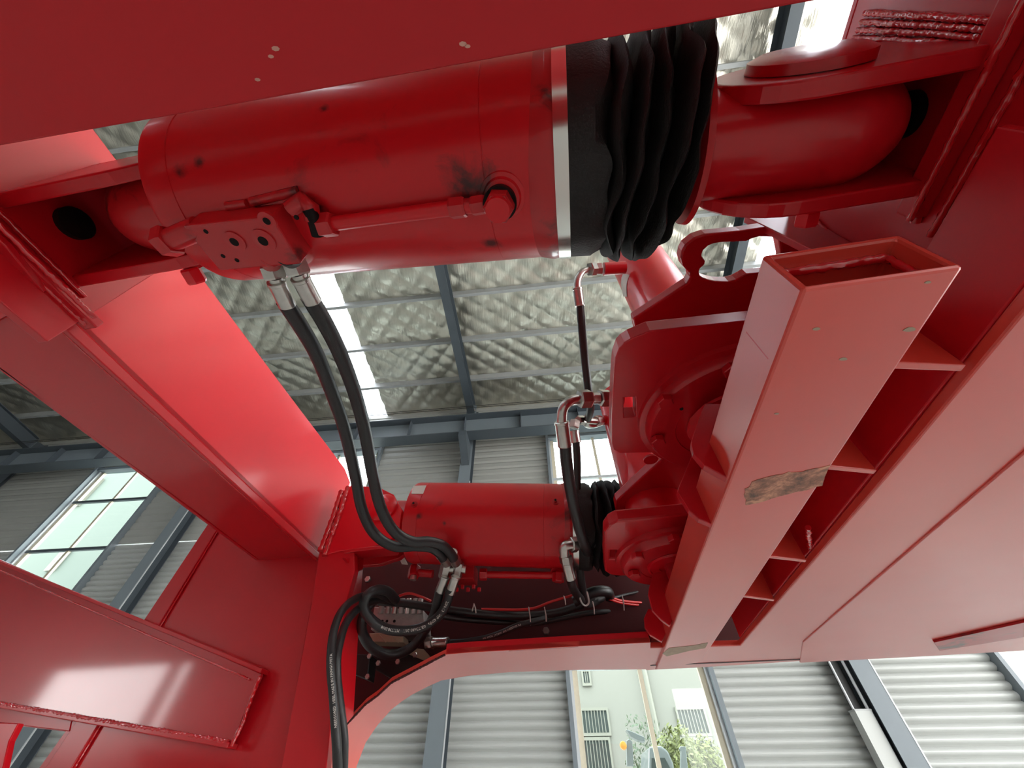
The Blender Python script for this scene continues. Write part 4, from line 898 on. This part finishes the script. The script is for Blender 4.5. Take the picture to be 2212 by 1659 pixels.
# ---- cable bundle on the web
G4 = 'cables tied along the dark web plate'
for lb, pts, r in (('thick black conduit running level below the far cylinder', [(815, 1300, 1.475), (870, 1303, 1.455), (930, 1312, 1.435), (1000, 1322, 1.425), (1080, 1330, 1.425), (1150, 1330, 1.435), (1210, 1322, 1.435), (1260, 1305, 1.435)], .014),
                   ('black hose sagging just under the thick conduit', [(930, 1328, 1.395), (1000, 1338, 1.415), (1080, 1344, 1.425), (1150, 1347, 1.435), (1220, 1334, 1.445), (1290, 1322, 1.455), (1405, 1322, 1.495)], .009),
                   ('fat black sleeve lump where the hoses meet the web plate', [(1240, 1300, 1.375), (1262, 1288, 1.375), (1285, 1278, 1.375), (1312, 1278, 1.395), (1318, 1290, 1.435)], .018),
                   ('thin black cable rising at the right end of the bundle', [(1310, 1296, 1.435), (1350, 1285, 1.475), (1410, 1272, 1.515)], .005)):
    hose(lb, pts, r, G4, name='cable')
for lb, pts in (('thin red cable along the top of the bundle', [(1040, 1316, 1.435), (1140, 1316, 1.425), (1190, 1300, 1.415), (1250, 1282, 1.415)]),
                ('upper red cable at the right end of the bundle', [(1318, 1290, 1.415), (1345, 1298, 1.435), (1400, 1303, 1.475)]),
                ('lower red cable at the right end of the bundle', [(1316, 1294, 1.405), (1345, 1303, 1.435), (1400, 1309, 1.475)]),
                ('red wire arching over the valve bank', [(845, 1302, 1.375), (862, 1288, 1.375), (885, 1282, 1.375), (912, 1290, 1.375), (930, 1298, 1.395)])):
    hose(lb, pts, .0045, G4, mat=M['redwire'], seg=8, name='wire')
for i, (x, y0, y1, lb) in enumerate(((1024, 1304, 1324, 'leftmost of the white cable ties on the bundle'), (1142, 1312, 1350, 'white cable tie at the middle of the bundle, the longest'), (1176, 1312, 1342, 'white cable tie just right of the longest one'), (1218, 1288, 1306, 'short white cable tie on the red cable left of the looped hose'), (1344, 1288, 1318, 'rightmost white cable tie, over the two red cables'), (1280, 1300, 1326, 'grey cable tie under the fat black sleeve'))):
    P = [at(x-4 if i == 0 else x, y0+ (0 if i else 16), 1.375), at(x, y0, 1.365), at(x+3, (y0+y1)/2, 1.365), at(x+4, y1, 1.375)]
    o = tube('cable_tie', P, .0022, None, M['tie'], seg=6); tag(o, lb, 'cable tie', 'cable ties')
# ---- valve bank
vk = thing('valve_bank', 'aluminium and tan hydraulic valve bank half hidden behind the coiled hoses', 'valve', at(850, 1400, 1.6))
vv = 1.60
slab('body', polyP([(808, 1310), (915, 1318), (918, 1362), (870, 1372), (800, 1360)], MV, vv-.06), MV*.08, vk, M['alu'], bevel=.004)
slab('tan_block', polyP([(797, 1368), (830, 1366), (870, 1372), (872, 1388), (806, 1386)], MV, vv-.08), MV*.06, vk, M['tan'], bevel=.002)
for x in (818, 845): weld(polyP([(x, 1370), (x+16, 1388)], MV, vv-.082), .002, vk, M['tan'], 'block_edge')
for x in (822, 838, 852, 866, 880, 894, 906):
    q = PL(x, 1326, MV, vv-.08); cyl('solenoid', q, q+Z*.05-MV*.01, .010, vk, M['alu'] if x % 4 else M['steel'], seg=14)
for x in (826, 836, 852): 
    q = PL(x, 1342, MV, vv-.062); cyl('port_bore', q, q-MV*.002, .005, vk, M['hole'], seg=12)
slab('mounting_plate', polyP([(878, 1398), (915, 1402), (938, 1428), (930, 1432), (880, 1412)], MV, vv-.05), MV*.01, vk, M['tan'], bevel=.002)
slab('lower_block', polyP([(800, 1400), (880, 1402), (935, 1430), (900, 1445), (850, 1470), (800, 1440)], MV, vv-.02), MV*.03, vk, M['black'], bevel=.003)
slab('black_box', polyP([(768, 1412), (800, 1414), (793, 1468), (760, 1455)], MV, vv-.12), MV*.06, vk, M['black'], bevel=.003)
for (x, y) in ((799, 1418), (818, 1433), (860, 1430), (897, 1415), (912, 1438), (795, 1462)):
    q = PL(x, y, MV, vv-.13); hexa('bolt', q, q-MV*.008, .008, vk, M['steel'])
